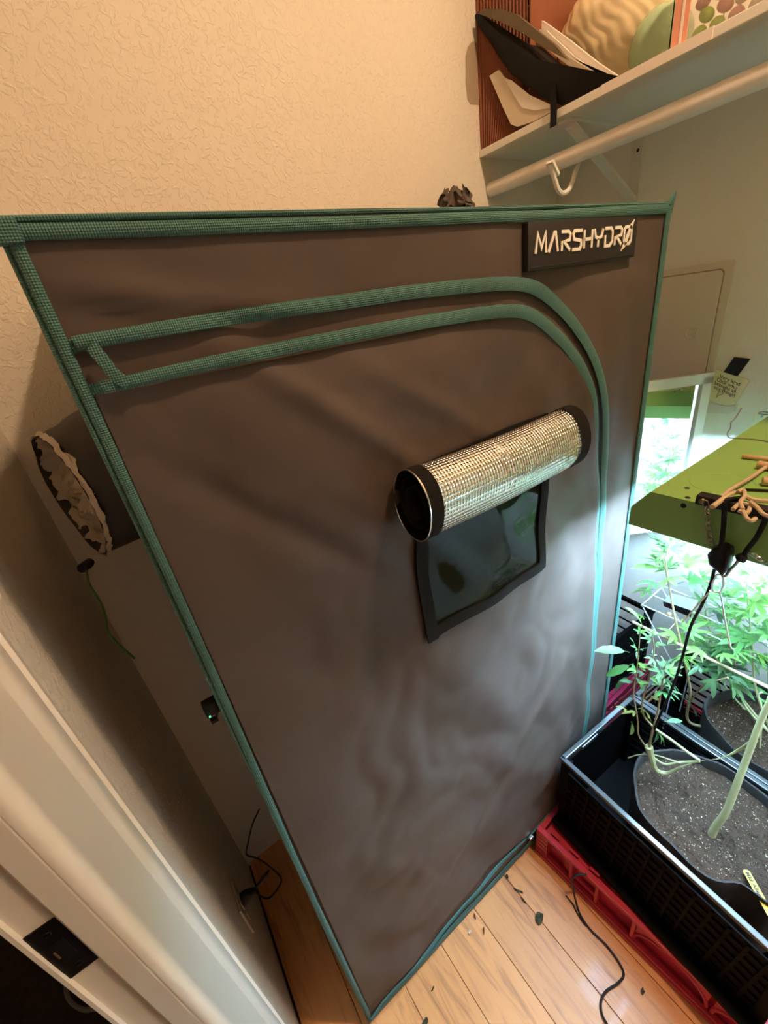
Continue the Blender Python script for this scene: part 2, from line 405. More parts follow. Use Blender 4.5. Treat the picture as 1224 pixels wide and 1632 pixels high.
struct('wall_back', MB().box((XL - 0.1, YB, -0.06), (XR + 0.1, YB + 0.08, ZC + 0.05)), 'wall')
struct('wall_right', MB().box((XR, YF, -0.06), (XR + 0.08, YB + 0.08, ZC + 0.05)), 'wall_right')
struct('wall_return', MB().box((0.70, YS - 0.09, -0.06), (XR + 0.02, YS, ZC + 0.05)), 'wall')
struct('wall_front', MB().box((XL - 0.1, YF - 0.08, -0.06), (XR + 0.1, YF, ZC + 0.05)), 'wall')  # unseen, set far back so little light bounces onto the tent
mb = MB().box((XL - 0.05, JY + 0.012, -0.06), (XL, YB + 0.08, ZC + 0.05))
mb.box((XL - 0.05, YF, -0.06), (XL, -0.44, ZC + 0.05)).box((XL - 0.05, -0.44, 2.06), (XL, JY + 0.012, ZC + 0.05))
struct('wall_left', mb, 'wall_left')
struct('ceiling', MB().box((XL - 0.1, YF - 0.08, ZC), (XR + 0.1, YB + 0.08, ZC + 0.06)), 'ceiling')
# the darker room beyond the doorway
struct('floor_bedroom', MB().box((-2.6, -1.6, -0.06), (XL - 0.05, 2.2, 0.004)), 'carpet')
struct('wall_bedroom', MB().box((-2.68, -1.6, -0.06), (-2.6, 2.2, ZC)).box((-2.68, 2.2, -0.06), (XL - 0.05, 2.28, ZC)).box((-2.68, -1.68, -0.06), (XL - 0.05, -1.6, ZC)), 'wall')
struct('ceiling_bedroom', MB().box((-2.68, -1.68, ZC), (XL - 0.05, 2.28, ZC + 0.06)), 'ceiling')

# door casing on the closet side (moulded profile, extruded upwards) and the jamb with stop and strike plate
def extrude_profile(prof, z0, z1):
    mb = MB(); n = len(prof)
    vs = [(px, py, z0) for px, py in prof] + [(px, py, z1) for px, py in prof]
    fs = [tuple(range(n)), tuple(range(2 * n - 1, n - 1, -1))] + [(k, (k + 1) % n, n + (k + 1) % n, n + k) for k in range(n)]
    return mb.add(vs, fs)
cas = [(XL, 0.444), (XL + 0.010, 0.444), (XL + 0.0125, 0.441), (XL + 0.0125, 0.436), (XL + 0.009, 0.433), (XL + 0.009, 0.430), (XL + 0.0115, 0.427), (XL + 0.0115, 0.402),
       (XL + 0.008, 0.397), (XL + 0.0085, 0.392), (XL + 0.0085, 0.330), (XL + 0.011, 0.322), (XL + 0.0115, 0.314), (XL + 0.009, 0.308), (XL + 0.004, JY), (XL, JY)]
casing = struct('trim_1', extrude_profile(cas, 0.0, 2.11), 'trim', smooth=True)
jb = [(XL + 0.002, JY + 0.012), (XL + 0.002, JY + 0.001), (XL - 0.002, JY), (-0.1775, JY), (-0.179, JY + 0.001), (-0.179, JY + 0.0042), (-0.2015, JY + 0.0042), (-0.2025, JY + 0.0005), (-0.2055, JY + 0.0005), (-0.2055, JY + 0.012), (-0.2055, JY + 0.024), (XL + 0.002, JY + 0.024)]
jamb = struct('trim_2', extrude_profile(jb, 0.0, 2.06), 'trim')
# strike plate let into the jamb, with lip, latch hole and two screws
pz0, pz1 = 1.040, 1.118
sp = obj('strike_plate', MB().box((-0.2080, JY + 0.0030, pz0 + 0.012), (-0.2005, JY + 0.0047, pz1 - 0.012), 0.0006).box((-0.2020, JY + 0.0030, pz0), (-0.1795, JY + 0.0047, pz1), 0.0008), 'strike', jamb)
obj('latch_hole', MB().box((-0.196, JY + 0.0026, 1.064), (-0.186, JY + 0.0031, 1.092), 0.0002), 'black_plastic', sp)
obj('latch_edge', MB().box((-0.1965, JY + 0.0022, 1.072), (-0.1950, JY + 0.0032, 1.083), 0.0003), 'brass', sp)
for zz in (1.052, 1.106): obj('screw', MB().lathe([(0.0001, -0.0012), (0.0028, -0.0009), (0.0032, 0.0005)], (-0.191, JY + 0.0030, zz), (0, 1, 0), 10), 'strike', sp)

# socket on the left wall with the plug in its upper half
ot = thing('outlet', (XL, 0.646, 0.31), 'ivory wall outlet low on the shaded left wall', 'outlet')
obj('cover_plate', MB().box((XL, 0.612, 0.30), (XL + 0.005, 0.680, 0.405), 0.002), 'outlet', ot)
for zz in (0.328, 0.376): obj('socket', MB().box((XL + 0.005, 0.632, zz - 0.014), (XL + 0.007, 0.660, zz + 0.014), 0.001), 'outlet', ot)

# ================================================================== GROW TENT
TX0, TX1, TY0, TY1, TZ = -0.018, 0.918, 0.43, 0.928, 1.603
def bulge(x, z):
    """offset of the front cloth along -y (towards the room): sag, folds and dents"""
    u = (x - TX0) / (TX1 - TX0); v = z / TZ
    e = max(0.0, min(1, 9 * u, 9 * (1 - u), 9 * v, 12 * (1 - v)))
    d = 0.006 * math.sin(PI * min(max(u, 0), 1)) * math.sin(PI * min(max(v, 0), 1))
    p = Vector((x * 3.2, z * 2.1, 0.3))
    d += 0.010 * noise.noise(p) * e
    # slanting pull folds
    q = Vector(((x * 0.6 - z * 0.55) * 7.5, (x + z) * 1.3, 5.1)); d += 0.0120 * noise.noise(q) * e
    q = Vector(((x * 0.75 + z * 0.5) * 12, (x - z) * 3.0, 9.1)); d += 0.0085 * noise.noise(q) * e
    # small crumples in the lower half
    k = max(0, 1 - abs(v - 0.40) / 0.4)
    q = Vector((x * 10.5 + 0.8 * noise.noise(Vector((x * 5, z * 5, 1))), z * 8, 2.2)); d += 0.0095 * (0.30 + 0.70 * k) * (abs(noise.noise(q)) - 0.2) * e
    q = Vector((x * 24, z * 20, 7.2)); d += 0.0012 * k * noise.noise(q) * e
    # folds hanging from the upper left corner
    d += 0.012 * math.exp(-((z - 1.565 + (x + 0.02) * 0.22) / 0.012) ** 2) * e * max(0, 1 - (x - TX0) / 0.40)
    d -= 0.011 * math.exp(-((z - 1.548 + (x + 0.02) * 0.16) / 0.010) ** 2) * e * max(0, 1 - (x - TX0) / 0.36)
    # slanting creases across the upper door
    for cx_, cz_, sl, ln, am in ((0.22, 1.40, -0.9, 0.16, 0.007), (0.12, 1.30, -1.1, 0.15, -0.006), (0.36, 1.38, -0.7, 0.14, 0.005), (0.30, 1.20, -1.2, 0.14, 0.006), (0.55, 0.62, 0.9, 0.16, 0.006), (0.40, 0.42, 1.0, 0.18, -0.006), (0.66, 0.36, 1.1, 0.16, 0.006)):
        a_ = x - cx_; b_ = z - cz_; n_ = math.hypot(1, sl); along = (a_ + sl * b_) / n_; off_ = (sl * a_ - b_) / n_
        d += am * math.exp(-(off_ / 0.016) ** 2 - (along / ln) ** 2)
    if x > 0.47: d *= 1 - 0.85 * min(1, max(0, (z - 1.50) / 0.02)) * min(1, (x - 0.47) / 0.05)
    return d
def fy(x, z, off=0.0): return TY0 - bulge(x, z) - off
tent = thing('grow_tent', (0.45, 0.68, 0.0), 'tall black fabric grow tent with teal webbing edges and zipped door', 'tent')
mb = MB().grid(lambda u, v: Vector((TX0 + (TX1 - TX0) * u, fy(TX0 + (TX1 - TX0) * u, TZ * v), 0.006 + (TZ - 0.006) * v)), 110, 180)
obj('front_panel', mb, 'fabric', tent, smooth=True)
def side(X, sgn):
    def fn(u, v):
        y = TY0 + (TY1 - TY0) * u; z = 0.006 + (TZ - 0.006) * v
        e = min(1, 8 * u, 8 * (1 - u), 8 * v, 8 * (1 - v))
        return Vector((X + sgn * (-0.008 * math.sin(PI * u) * math.sin(PI * v) + 0.006 * noise.noise(Vector((y * 5, z * 3, X * 9))) * e), y, z))
    return MB().grid(fn, 30, 60)
obj('side_panel', side(TX0, -1), 'fabric', tent, smooth=True)
obj('side_panel', side(TX1, 1), 'fabric', tent, smooth=True)
obj('back_panel', MB().grid(lambda u, v: Vector((TX0 + (TX1 - TX0) * u, TY1 - 0.006 * math.sin(PI * u) * math.sin(PI * v), 0.006 + (TZ - 0.006) * v)), 16, 24), 'fabric', tent, smooth=True)
obj('roof_panel', MB().grid(lambda u, v: Vector((TX0 + (TX1 - TX0) * u, TY0 + (TY1 - TY0) * v, TZ - 0.002 - 0.012 * math.sin(PI * u) * math.sin(PI * v))), 20, 14), 'fabric', tent, smooth=True)
obj('floor_panel', MB().box((TX0, TY0, 0.002), (TX1, TY1, 0.008)), 'fabric_dark', tent)

def ribbon(path, width, off, thick=0.0016, wfn=None, arch=0.0):
    """flat webbing sewn on the front: path of (x, z); lies on the bulged cloth"""
    P = [Vector((p[0], 0, p[1])) for p in path]; P = smooth_path(P, 10); L = len(P); mb = MB(); vs = []; fs = []; m = 5
    for i in range(L):
        t = (P[min(i + 1, L - 1)] - P[max(i - 1, 0)]).normalized(); n = Vector((-t.z, 0, t.x))
        wd = width if wfn is None else width * wfn(i / (L - 1))
        for k in range(m):
            s_ = (k / (m - 1) - 0.5); q = P[i] + n * wd * s_
            vs.append(Vector((q.x, fy(q.x, q.z, off + arch * (1 - (2 * s_) ** 2)), q.z)))
    for i in range(L - 1):
        for k in range(m - 1): fs.append((i * m + k, i * m + k + 1, (i + 1) * m + k + 1, (i + 1) * m + k))
    mb.add(vs, fs); mb.solid(thick, (0, 1, 0)); return mb
# door flap (inside the arched zip) lying a little proud of the panel
outer = [(-0.004, 1.522), (0.10, 1.524), (0.209, 1.524), (0.36, 1.523), (0.492, 1.517), (0.555, 1.506), (0.606, 1.482), (0.655, 1.441), (0.697, 1.391), (0.738, 1.320), (0.768, 1.245), (0.788, 1.160), (0.799, 1.05), (0.807, 0.92), (0.807, 0.75), (0.802, 0.52), (0.797, 0.30), (0.800, 0.09), (0.803, 0.055)]
inner = [(0.010, 1.487), (0.10, 1.490), (0.201, 1.491), (0.36, 1.490), (0.478, 1.485), (0.535, 1.474), (0.580, 1.452), (0.626, 1.415), (0.664, 1.372), (0.702, 1.310), (0.735, 1.225), (0.757, 1.135), (0.770, 1.04), (0.780, 0.90), (0.782, 0.75), (0.777, 0.52), (0.771, 0.30), (0.774, 0.09), (0.777, 0.06)]
def xr_at(z):
    best = 0.47
    for a, b in zip(inner, inner[1:]):
        if a[1] >= z >= b[1] and a[1] != b[1]: best = a[0] + (b[0] - a[0]) * (a[1] - z) / (a[1] - b[1])
    return best - 0.004
def flap(u, v):
    zb = 0.070 + 0.070 * min(1, u / 0.30) ** 0.8; z = zb + (1.482 - zb) * (1 - (1 - v) ** 1.6); xr = xr_at(z); x0 = TX0 + 0.012
    x = x0 + (xr - x0) * u
    e = min(1, 18 * (1 - u), 14 * v, 10 * (1 - v))
    o = 0.004 + 0.005 * max(0, e) * math.sin(PI * min(1, u + 0.02)) + 0.010 * math.exp(-((1 - u) / 0.05) ** 2) * (0.3 + 0.7 * min(1, 3 * (1 - v)))
    o += 0.012 * math.exp(-(v / 0.03) ** 2) * min(1, 6 * u)
    return Vector((x, fy(x, z, o), z))
door = obj('door_flap', MB().grid(flap, 110, 170).solid(0.0012, (0, 1, 0)), 'fabric', tent, smooth=True)
obj('zipper_tape', ribbon(outer, 0.0190, 0.006, arch=0.002, wfn=lambda t: 0.56 + 0.44 * min(1, t / 0.30)), 'tape', tent, smooth=True)
obj('zipper_tape', ribbon(inner, 0.0185, 0.011, arch=0.002, wfn=lambda t: 0.56 + 0.44 * min(1, t / 0.30)), 'tape', tent, smooth=True)
# sewn tape ends at the left, and the strap looped between the tapes
obj('tape_end', ribbon([(-0.016, 1.519), (-0.008, 1.520), (0.004, 1.521)], 0.0105, 0.003), 'tape', tent)
obj('tape_end', ribbon([(-0.016, 1.4855), (-0.006, 1.486), (0.014, 1.487)], 0.0105, 0.003), 'tape', tent)
mb = MB(); pts = smooth_path([Vector((0.006, fy(0, 1.52, 0.012), 1.519)), Vector((0.010, fy(0, 1.51, 0.015), 1.507)), Vector((0.014, fy(0, 1.5, 0.015), 1.494)), Vector((0.021, fy(0, 1.487, 0.014), 1.486))], 5)
for t_ in (-1,):
    vs = []; fs = []
    for p in pts: vs += [p + Vector((-0.0042, 0, -0.003)), p + Vector((0, -0.0012, 0)), p + Vector((0.0042, 0, 0.003))]
    for k in range(len(pts) - 1): fs += [(3 * k, 3 * k + 1, 3 * k + 4, 3 * k + 3), (3 * k + 1, 3 * k + 2, 3 * k + 5, 3 * k + 4)]
    mb.add(vs, fs)
mb.solid(0.0015, (0, 1, 0)); obj('strap_loop', mb, 'tape', tent, smooth=True)
# bottom zip: two narrow tapes running along the ground edge, the flap sagging over them
bz = [(-0.010, 0.046), (0.04, 0.062), (0.12, 0.074), (0.20, 0.080), (0.35, 0.088), (0.53, 0.104), (0.65, 0.112), (0.73, 0.122), (0.778, 0.150)]
obj('zipper_tape', ribbon(bz, 0.0050, 0.012, arch=0.002), 'tape', tent, smooth=True)
bz2 = [(-0.010, 0.056), (0.04, 0.074), (0.12, 0.087), (0.20, 0.096), (0.35, 0.102), (0.53, 0.120), (0.65, 0.126), (0.73, 0.140), (0.768, 0.165)]
obj('zipper_tape', ribbon(bz2, 0.0045, 0.014, arch=0.002), 'tape', tent, smooth=True)
obj('zipper', ribbon([(a_, b_ - 0.006) for a_, b_ in bz2], 0.006, 0.010), 'fabric_dark', tent, smooth=True)
obj('zipper_pull', MB().box((0.53, fy(0.53, 0.125, 0.026), 0.124), (0.544, fy(0.53, 0.125, 0.016), 0.134), 0.001), 'steel', tent)
# edge bindings: folded webbing round the four front edges and the visible top edges
def binding(path, width, name='edge_binding', wf=None):
    return obj(name, ribbon(path, width, 0.0035, 0.002, arch=0.002, wfn=wf), 'tape', tent, smooth=True)
binding([(TX0 + 0.006, 1.597), (TX0 + 0.007, 1.3), (TX0 + 0.005, 1.0), (TX0 + 0.003, 0.7), (TX0 + 0.004, 0.4), (TX0 + 0.006, 0.02)], 0.0088)
binding([(TX1 - 0.006, 1.59), (TX1 - 0.005, 1.2), (TX1 - 0.002, 0.8), (TX1 - 0.004, 0.4), (TX1 - 0.005, 0.02)], 0.016)
binding([(TX0 - 0.004, 1.5965), (0.2, 1.594), (0.45, 1.593), (0.56, 1.5915), (0.7, 1.5925), (TX1 + 0.002, 1.5935)], 0.0120, wf=lambda t: 0.85 + 0.3 * t)
binding([(TX0, 0.020), (0.3, 0.020), (0.6, 0.018), (TX1, 0.018)], 0.026)
def edge_tube(a, b, r=0.0024):
    a = Vector(a); b = Vector(b); P = [a + (b - a) * (k / 24) for k in range(25)]
    P = [p + Vector((noise.noise(p * 5), noise.noise(p * 5 + Vector((3, 1, 2))), noise.noise(p * 4 + Vector((9, 1, 2))))) * 0.0022 for p in P]
    return MB().tube(P, r, 8)
obj('edge_piping', edge_tube((TX0, TY0 - 0.001, TZ + 0.001), (TX1, TY0 - 0.001, TZ - 0.003)), 'tape', tent, smooth=True)
obj('edge_piping', edge_tube((TX0, TY0 + 0.001, 0.0065), (TX0, TY0 + 0.001, TZ)), 'tape', tent, smooth=True)
obj('edge_piping', edge_tube((TX1, TY0 + 0.001, 0.0065), (TX1, TY0 + 0.001, TZ)), 'tape', tent, smooth=True)
for X in (TX0, TX1): obj('edge_piping', edge_tube((X, TY0, TZ), (X, TY1, TZ)), 'tape', tent, smooth=True)
obj('edge_piping', edge_tube((TX0, TY1, TZ), (TX1, TY1, TZ)), 'tape', tent, smooth=True)
obj('corner_tab', MB().add([(TX1 - 0.012, TY0 - 0.006, TZ - 0.004), (TX1 + 0.006, TY0 - 0.006, TZ + 0.014), (TX1 + 0.004, TY0 - 0.004, TZ - 0.016), (TX1 - 0.012, TY0, TZ - 0.004), (TX1 + 0.006, TY0, TZ + 0.014), (TX1 + 0.004, TY0, TZ - 0.016)], [(0, 1, 2), (5, 4, 3), (0, 3, 4, 1), (1, 4, 5, 2), (2, 5, 3, 0)]), 'tape', tent)
obj('corner_tab', MB().box((TX0 - 0.008, TY0 - 0.009, TZ - 0.014), (TX0 + 0.012, TY0 + 0.004, TZ + 0.002), 0.003), 'tape', tent, smooth=True)

# logo patch and lettering
PX0, PX1, PZ0, PZ1 = 0.533, 0.803, 1.5275, 1.5845
def pat(x, z, o=0.0): return Vector((x, TY0 - 0.0102 - o, z))
patch = obj('logo_patch', MB().box((PX0, TY0 - 0.0095, PZ0), (PX1, TY0 + 0.001, PZ1), 0.002), 'patch', tent, smooth=True)
obj('patch_border', MB().box((PX0 + 0.003, TY0 - 0.0104, PZ0 + 0.0032), (PX1 - 0.003, TY0 - 0.0090, PZ0 + 0.0046), 0.0004), 'patch', patch)
GL = {  # strokes in a unit cell
 'M': [[(0, 0), (.18, 1), (.52, .25), (.86, 1), (.92, 0)]],
 'A': [[(0, 0), (.52, 1), (.62, 1), (.86, 0)]],
 'R': [[(.12, 0), (.12, .52)], [(.05, 1), (.72, 1), (.9, .86), (.86, .55), (.30, .48), (.42, .40), (.92, 0)]],
 'S': [[(.98, 1), (.22, 1), (.08, .82), (.16, .56), (.86, .46), (.92, .2), (.8, 0), (.02, 0)]],
 'H': [[(.1, 0), (.1, 1)], [(.1, .5), (.9, .5)], [(.9, 1), (.9, 0)]],
 'Y': [[(.02, 1), (.18, .58), (.5, .48), (.82, .58), (.96, 1)], [(.5, .48), (.46, 0)]],
 'D': [[(.12, .62), (.12, 0), (.7, 0), (.92, .22), (.92, .8), (.74, 1), (.05, 1)]],
 'O': [[(.25, .0), (.78, .0), (.95, .2), (.95, .8), (.78, 1), (.25, 1), (.08, .8), (.08, .2), (.25, .0)], [(-.02, -.28), (.30, -.06), (1.10, 1.28), (.80, 1.04), (-.02, -.28)]],
}
def stroke(mb, pts, th, fn, depth):
    """mitred flat ribbon in letter space, extruded; fn maps (x, y, depth)"""
    P = [Vector((p[0], p[1])) for p in pts]; L = len(P); closed = (P[0] - P[-1]).length < 1e-6
    lv = []; rv = []
    for i in range(L):
        a = P[i - 1] if i > 0 else (P[-2] if closed else None); b = P[i + 1] if i < L - 1 else (P[1] if closed else None)
        d1 = (P[i] - a).normalized() if a is not None else None; d2 = (b - P[i]).normalized() if b is not None else None
        if d1 is None: d1 = d2
        if d2 is None: d2 = d1
        n1 = Vector((-d1.y, d1.x)); n2 = Vector((-d2.y, d2.x)); n = (n1 + n2)
        n = n.normalized() if n.length > 1e-6 else n1; k = min(1.8, 1 / max(0.35, n.dot(n1)))
        lv.append(P[i] + n * th * k / 2); rv.append(P[i] - n * th * k / 2)
    for i in range(L - 1):
        q = [lv[i], lv[i + 1], rv[i + 1], rv[i]]
        mb.add([fn(p.x, p.y, 0) for p in q] + [fn(p.x, p.y, depth) for p in q], [(3, 2, 1, 0), (4, 5, 6, 7), (0, 1, 5, 4), (1, 2, 6, 5), (2, 3, 7, 6), (3, 0, 4, 7)])
LX0, LX1, LZ0, LZ1 = 0.548, 0.788, 1.5475, 1.5705
adv = (LX1 - LX0) / 9.0
wid = {'M': 1.15, 'A': 0.95, 'H': 0.95}
for k, ch in enumerate('MARSHYDRO'):
    mb = MB(); ox = LX0 + adv * k + (0.0 if ch != 'M' else -0.001); cw = adv * 0.90; chh = LZ1 - LZ0
    for st in GL[ch]: stroke(mb, [(p[0] * cw, p[1] * chh) for p in st], 0.0042, lambda a, b, d, ox=ox: pat(ox + a, LZ0 + b, -0.0005 + d), 0.0013)
    obj('letter', mb, 'logo', patch)

# window: vinyl pane with a velcro frame, and the mylar-lined cover rolled up above it
WX0, WX1, WZ0, WZ1 = 0.283, 0.572, 1.030, 1.318
win = obj('window_pane', MB().grid(lambda u, v: Vector((WX0 + 0.012 + (WX1 - WX0 - 0.024) * u, fy(WX0 + (WX1 - WX0) * u, WZ0 + (WZ1 - WZ0) * v, 0.0125 + 0.0015 * noise.noise(Vector((u * 3, v * 3, 1)))), WZ0 + 0.01 + (WZ1 - WZ0 - 0.02) * v)), 20, 20).solid(0.001, (0, 1, 0)), 'pane', tent, smooth=True)
for pth in ([(WX0 + 0.011, WZ0 - 0.006), (WX0 + 0.010, 1.15), (WX0 + 0.012, WZ1)], [(WX1 - 0.010, WZ0 + 0.008), (WX1 - 0.008, 1.15), (WX1 - 0.010, WZ1)], [(WX0, WZ0 + 0.006), (0.36, WZ0 + 0.010), (0.45, WZ0 + 0.003), (WX1, WZ0 + 0.010)], [(WX0, WZ1 - 0.004), (WX1, WZ1 - 0.004)]):
    obj('velcro_strip', ribbon(pth, 0.021, 0.016, 0.003), 'velcro', win, smooth=True)
RXA, RXB, RYC, RZC, RA, RB = 0.262, 0.572, 0.3765, 1.2895, 0.036, 0.0475
def roll_pt(x, a, k=1.0):
    sx = 1 + 0.05 * noise.noise(Vector((x * 6, math.cos(a), math.sin(a))))
    sag = 0.004 * math.sin(PI * (x - RXA) / (RXB - RXA))
    return Vector((x, RYC - RA * k * sx * math.cos(a), RZC - sag + RB * k * sx * math.sin(a)))
def roll_mesh(x0, x1, k, nu=72, nv=14, turns=1.0, uv=False):
    mb = MB(); mb.grid(lambda u, v: roll_pt(x0 + (x1 - x0) * v, -PI * 0.5 + 2 * PI * u, k), nu, nv, wrapu=True); return mb
cover = obj('rolled_window_cover', roll_mesh(RXA + 0.016, RXB - 0.014, 1.0), 'mylar', tent, smooth=True)
uvl = cover.data.uv_layers.new(name='UVMap')
cb = base_of(tent)
for lp in cover.data.loops:
    p = cover.data.vertices[lp.vertex_index].co + cb; a = math.atan2((p.z - RZC) / RB, (RYC - p.y) / RA)
    uvl.data[lp.index].uv = ((p.x - RXA) * 3.2, (a / (2 * PI)) % 1.0)
obj('velcro_strip', roll_mesh(RXA, RXA + 0.020, 1.035, nv=4).solid(0.0001, (0, 0, 0.1)), 'velcro', cover, smooth=True)
obj('velcro_strip', roll_mesh(RXB - 0.018, RXB + 0.006, 1.04, nv=4), 'velcro', cover, smooth=True)
obj('foil_edge', MB().tube([roll_pt(RXA - 0.0005, 2 * PI * k / 48, 1.03) for k in range(48)], 0.0011, 6, closed=True), 'mylar', cover, smooth=True)
# inner turns of the roll
sp_ = MB(); sp_.grid(lambda u, v: roll_pt(RXA + 0.002 + (RXB - RXA) * v, -PI / 2 + 2 * PI * 2.2 * u, 0.97 - 0.62 * u), 90, 3); obj('inner_turn', sp_, 'fabric_dark', cover, smooth=True)
# embossed words in the foil
for (xa, ang, word, hgt) in ((0.390, 0.95, 'MARS', 0.020), (0.528, 0.55, 'HYDRO', 0.024)):
    mb = MB()
    for k, ch in enumerate(word):
        for st in GL[ch]:
            stroke(mb, [((k + p[0] * 0.86) * hgt * 0.85, p[1] * hgt) for p in st], 0.0016, lambda a, b, d: roll_pt(xa + b, ang + 0.3 - a / 0.042, 1.0 + d), 0.012)
    obj('embossed_word', mb, 'mylar', cover)

# duct sleeve hanging out of the left side
SC0 = Vector((TX0 - 0.003, 0.715, 1.352)); SC1 = Vector((-0.094, 0.728, 1.335))
def sock_pt(u, v, k=1.0):
    a = 2 * PI * u; c = SC0.lerp(SC1, v)
    t = Vector((0, 1, 0)).lerp(Vector((-0.289, 0.957, 0)), v ** 0.7).normalized()
    wr = 1 + (0.02 + 0.06 * v) * noise.noise(Vector((math.cos(a) * 2.6, math.sin(a) * 2.6, v * 2.5 + 4)))
    low = max(0, -math.sin(a)) ** 3
    return c + t * ((0.105 + 0.003 * v) * k * wr * math.cos(a)) + Vector((0, 0, (0.102 - 0.016 * v) * k * wr * math.sin(a) * (1.0 + 0.10 * v * low)))
sleeve = obj('duct_sleeve', MB().grid(lambda u, v: sock_pt(u, v), 56, 14, wrapu=True), 'fabric_dark', tent, smooth=True)
def cuff(u, v):
    a = 2 * PI * u; cr = Vector((math.cos(a) * 5, math.sin(a) * 5, v * 4))
    if v < 0.25: q = sock_pt(u, 0.88 + 0.48 * v, 1.035)
    else:
        t = (v - 0.25) / 0.75; q = sock_pt(u, 1.0 - 0.85 * t, 1.02 - 0.20 * t + 0.07 * noise.noise(cr) * min(1, 3 * t))
    return q + Vector((0.003 * noise.noise(cr * 1.9), 0.003 * noise.noise(cr * 1.7 + Vector((5, 1, 2))), 0.003 * noise.noise(cr * 2 + Vector((1, 7, 2)))))
obj('sleeve_cuff', MB().grid(cuff, 96, 30, wrapu=True), 'grey_cloth', sleeve, smooth=True)
def gather(u, v):
    a = 2 * PI * u; up = max(0.0, math.sin(a)) * v
    cr = Vector((math.cos(a) * v * 4.5, math.sin(a) * v * 4.5, 3.0))
    return sock_pt(u, 0.80 - 0.45 * up + 0.16 * noise.noise(cr) + 0.07 * noise.noise(cr * 2.7), 0.93 * v)
obj('gathered_lining', MB().grid(gather, 72, 26, wrapu=True), 'grey_cloth', sleeve, smooth=True)
tgl = onx(137, 901, -0.104)
obj('cord_lock', MB().tube([tgl + Vector((-0.003, -0.013, 0.003)), tgl + Vector((0, 0, 0)), tgl + Vector((0.003, 0.013, -0.003))], [0.0065, 0.0072, 0.0065], 10), 'black_plastic', sleeve, smooth=True)
cp = [tgl, onx(142, 930, -0.104), onx(160, 960, -0.103), onx(168, 985, -0.102), onx(172, 1008, -0.101), onx(190, 1028, -0.10), onx(214, 1049, -0.099)]
obj('drawstring', MB().tube(smooth_path(cp, 6), 0.0016, 6), 'green_cord', sleeve, smooth=True)
# second sleeve, cinched shut, poking up at the back of the roof
sb = Vector((0.815, 0.855, TZ - 0.004))
def knot(u, v):
    a = 2 * PI * u; r = 0.050 * (1 - 0.55 * v) * (1 + 0.32 * math.sin(7 * a + 3 * v) * v + 0.25 * noise.noise(Vector((math.cos(a) * 3, math.sin(a) * 3, v * 4))))
    return sb + Vector((r * math.cos(a) + 0.01 * v, r * math.sin(a), 0.125 * v + 0.012 * noise.noise(Vector((math.cos(a) * 4, math.sin(a) * 4, v * 3 + 8))) * v))
ks = obj('duct_sleeve', MB().grid(knot, 60, 14, wrapu=True), 'fabric', tent, smooth=True)
obj('sleeve_hem', MB().grid(lambda u, v: knot(u, 1 - 0.25 * v) + Vector((0.010 * math.cos(2 * PI * u) * math.sin(9 * v), 0.01 * math.sin(2 * PI * u), 0.012 * math.sin(14 * u * PI) * (1 - v))), 60, 6, wrapu=True), 'fabric', ks, smooth=True)
obj('drawstring', MB().tube(smooth_path([sb + Vector((0.01, 0, 0.08)), ony(727, 313, 0.84), ony(738, 313, 0.84), ony(750, 324, 0.84), ony(756, 334, 0.84), ony(757, 340, 0.84)], 6), 0.0014, 6), 'green_cord', ks, smooth=True)

# little monitor clipped to the side of the tent, with a green light
mn = onx(336, 1137, -0.034)
mon = thing('sensor_clip', mn - Vector((0, 0, 0.02)), 'small black sensor with a green light clipped behind the tent left edge', 'sensor')
obj('case', MB().box(mn + Vector((-0.006, -0.005, -0.002)), mn + Vector((0.012, 0.010, 0.018)), 0.002), 'black_plastic', mon, smooth=True)
obj('indicator_light', MB().ball(mn + Vector((-0.002, -0.0055, 0.001)), 0.0014), 'led', mon)
obj('clip', MB().box(mn + Vector((-0.004, -0.003, -0.016)), mn + Vector((0.005, 0.004, -0.010)), 0.001).tube([mn + Vector((0.004, 0, -0.011)), mn + Vector((0.008, 0, 0.0))], 0.002, 6), 'black_plastic', mon)

# power lead from the tent to the wall socket
pl = thing('power_plug_lead', (XL + 0.02, 0.66, 0.0), 'thin black lead running from behind the tent to the wall outlet', 'cord')
pc = Vector((XL + 0.007, 0.646, 0.376))
obj('plug', MB().lathe([(0.0001, 0), (0.014, 0.0005), (0.014, 0.012), (0.007, 0.028), (0.004, 0.034), (0.0001, 0.036)], pc, (1, 0, 0), 14), 'black_plastic', pl, smooth=True)
lead = [ony(413, 1290, 0.90), ony(402, 1315, 0.90), ony(395, 1345, 0.90), ony(393, 1362, 0.90), ony(410, 1368, 0.88), onz(428, 1380, 0.06), onz(448, 1400, 0.03), onz(440, 1420, 0.02), onz(425, 1432, 0.012), onz(408, 1420, 0.05), onz(415, 1402, 0.15), pc + Vector((0.07, 0.02, -0.01)), pc + Vector((0.034, 0, 0))]
obj('cable', MB().tube(smooth_path(lead, 8), 0.0024, 6), 'cable', pl, smooth=True)
# white cord loop lying on the bedroom carpet
wc = [ony(108, 1553, 0.56), ony(106, 1575, 0.56), ony(114, 1596, 0.56), ony(133, 1608, 0.56), ony(152, 1607, 0.56), ony(170, 1600, 0.56), ony(190, 1590, 0.56)]
wc = [onz(p_[0], p_[1], 0.012) for p_ in ((112, 1545), (105, 1575), (113, 1597), (133, 1609), (152, 1607), (172, 1600), (200, 1600))]
tag(recentre(obj('white_cord', MB().tube(smooth_path(wc, 8), 0.0052, 6), 'white_cable', smooth=True)), 'white cord lying in a loop on the dark brown carpet', 'cord')

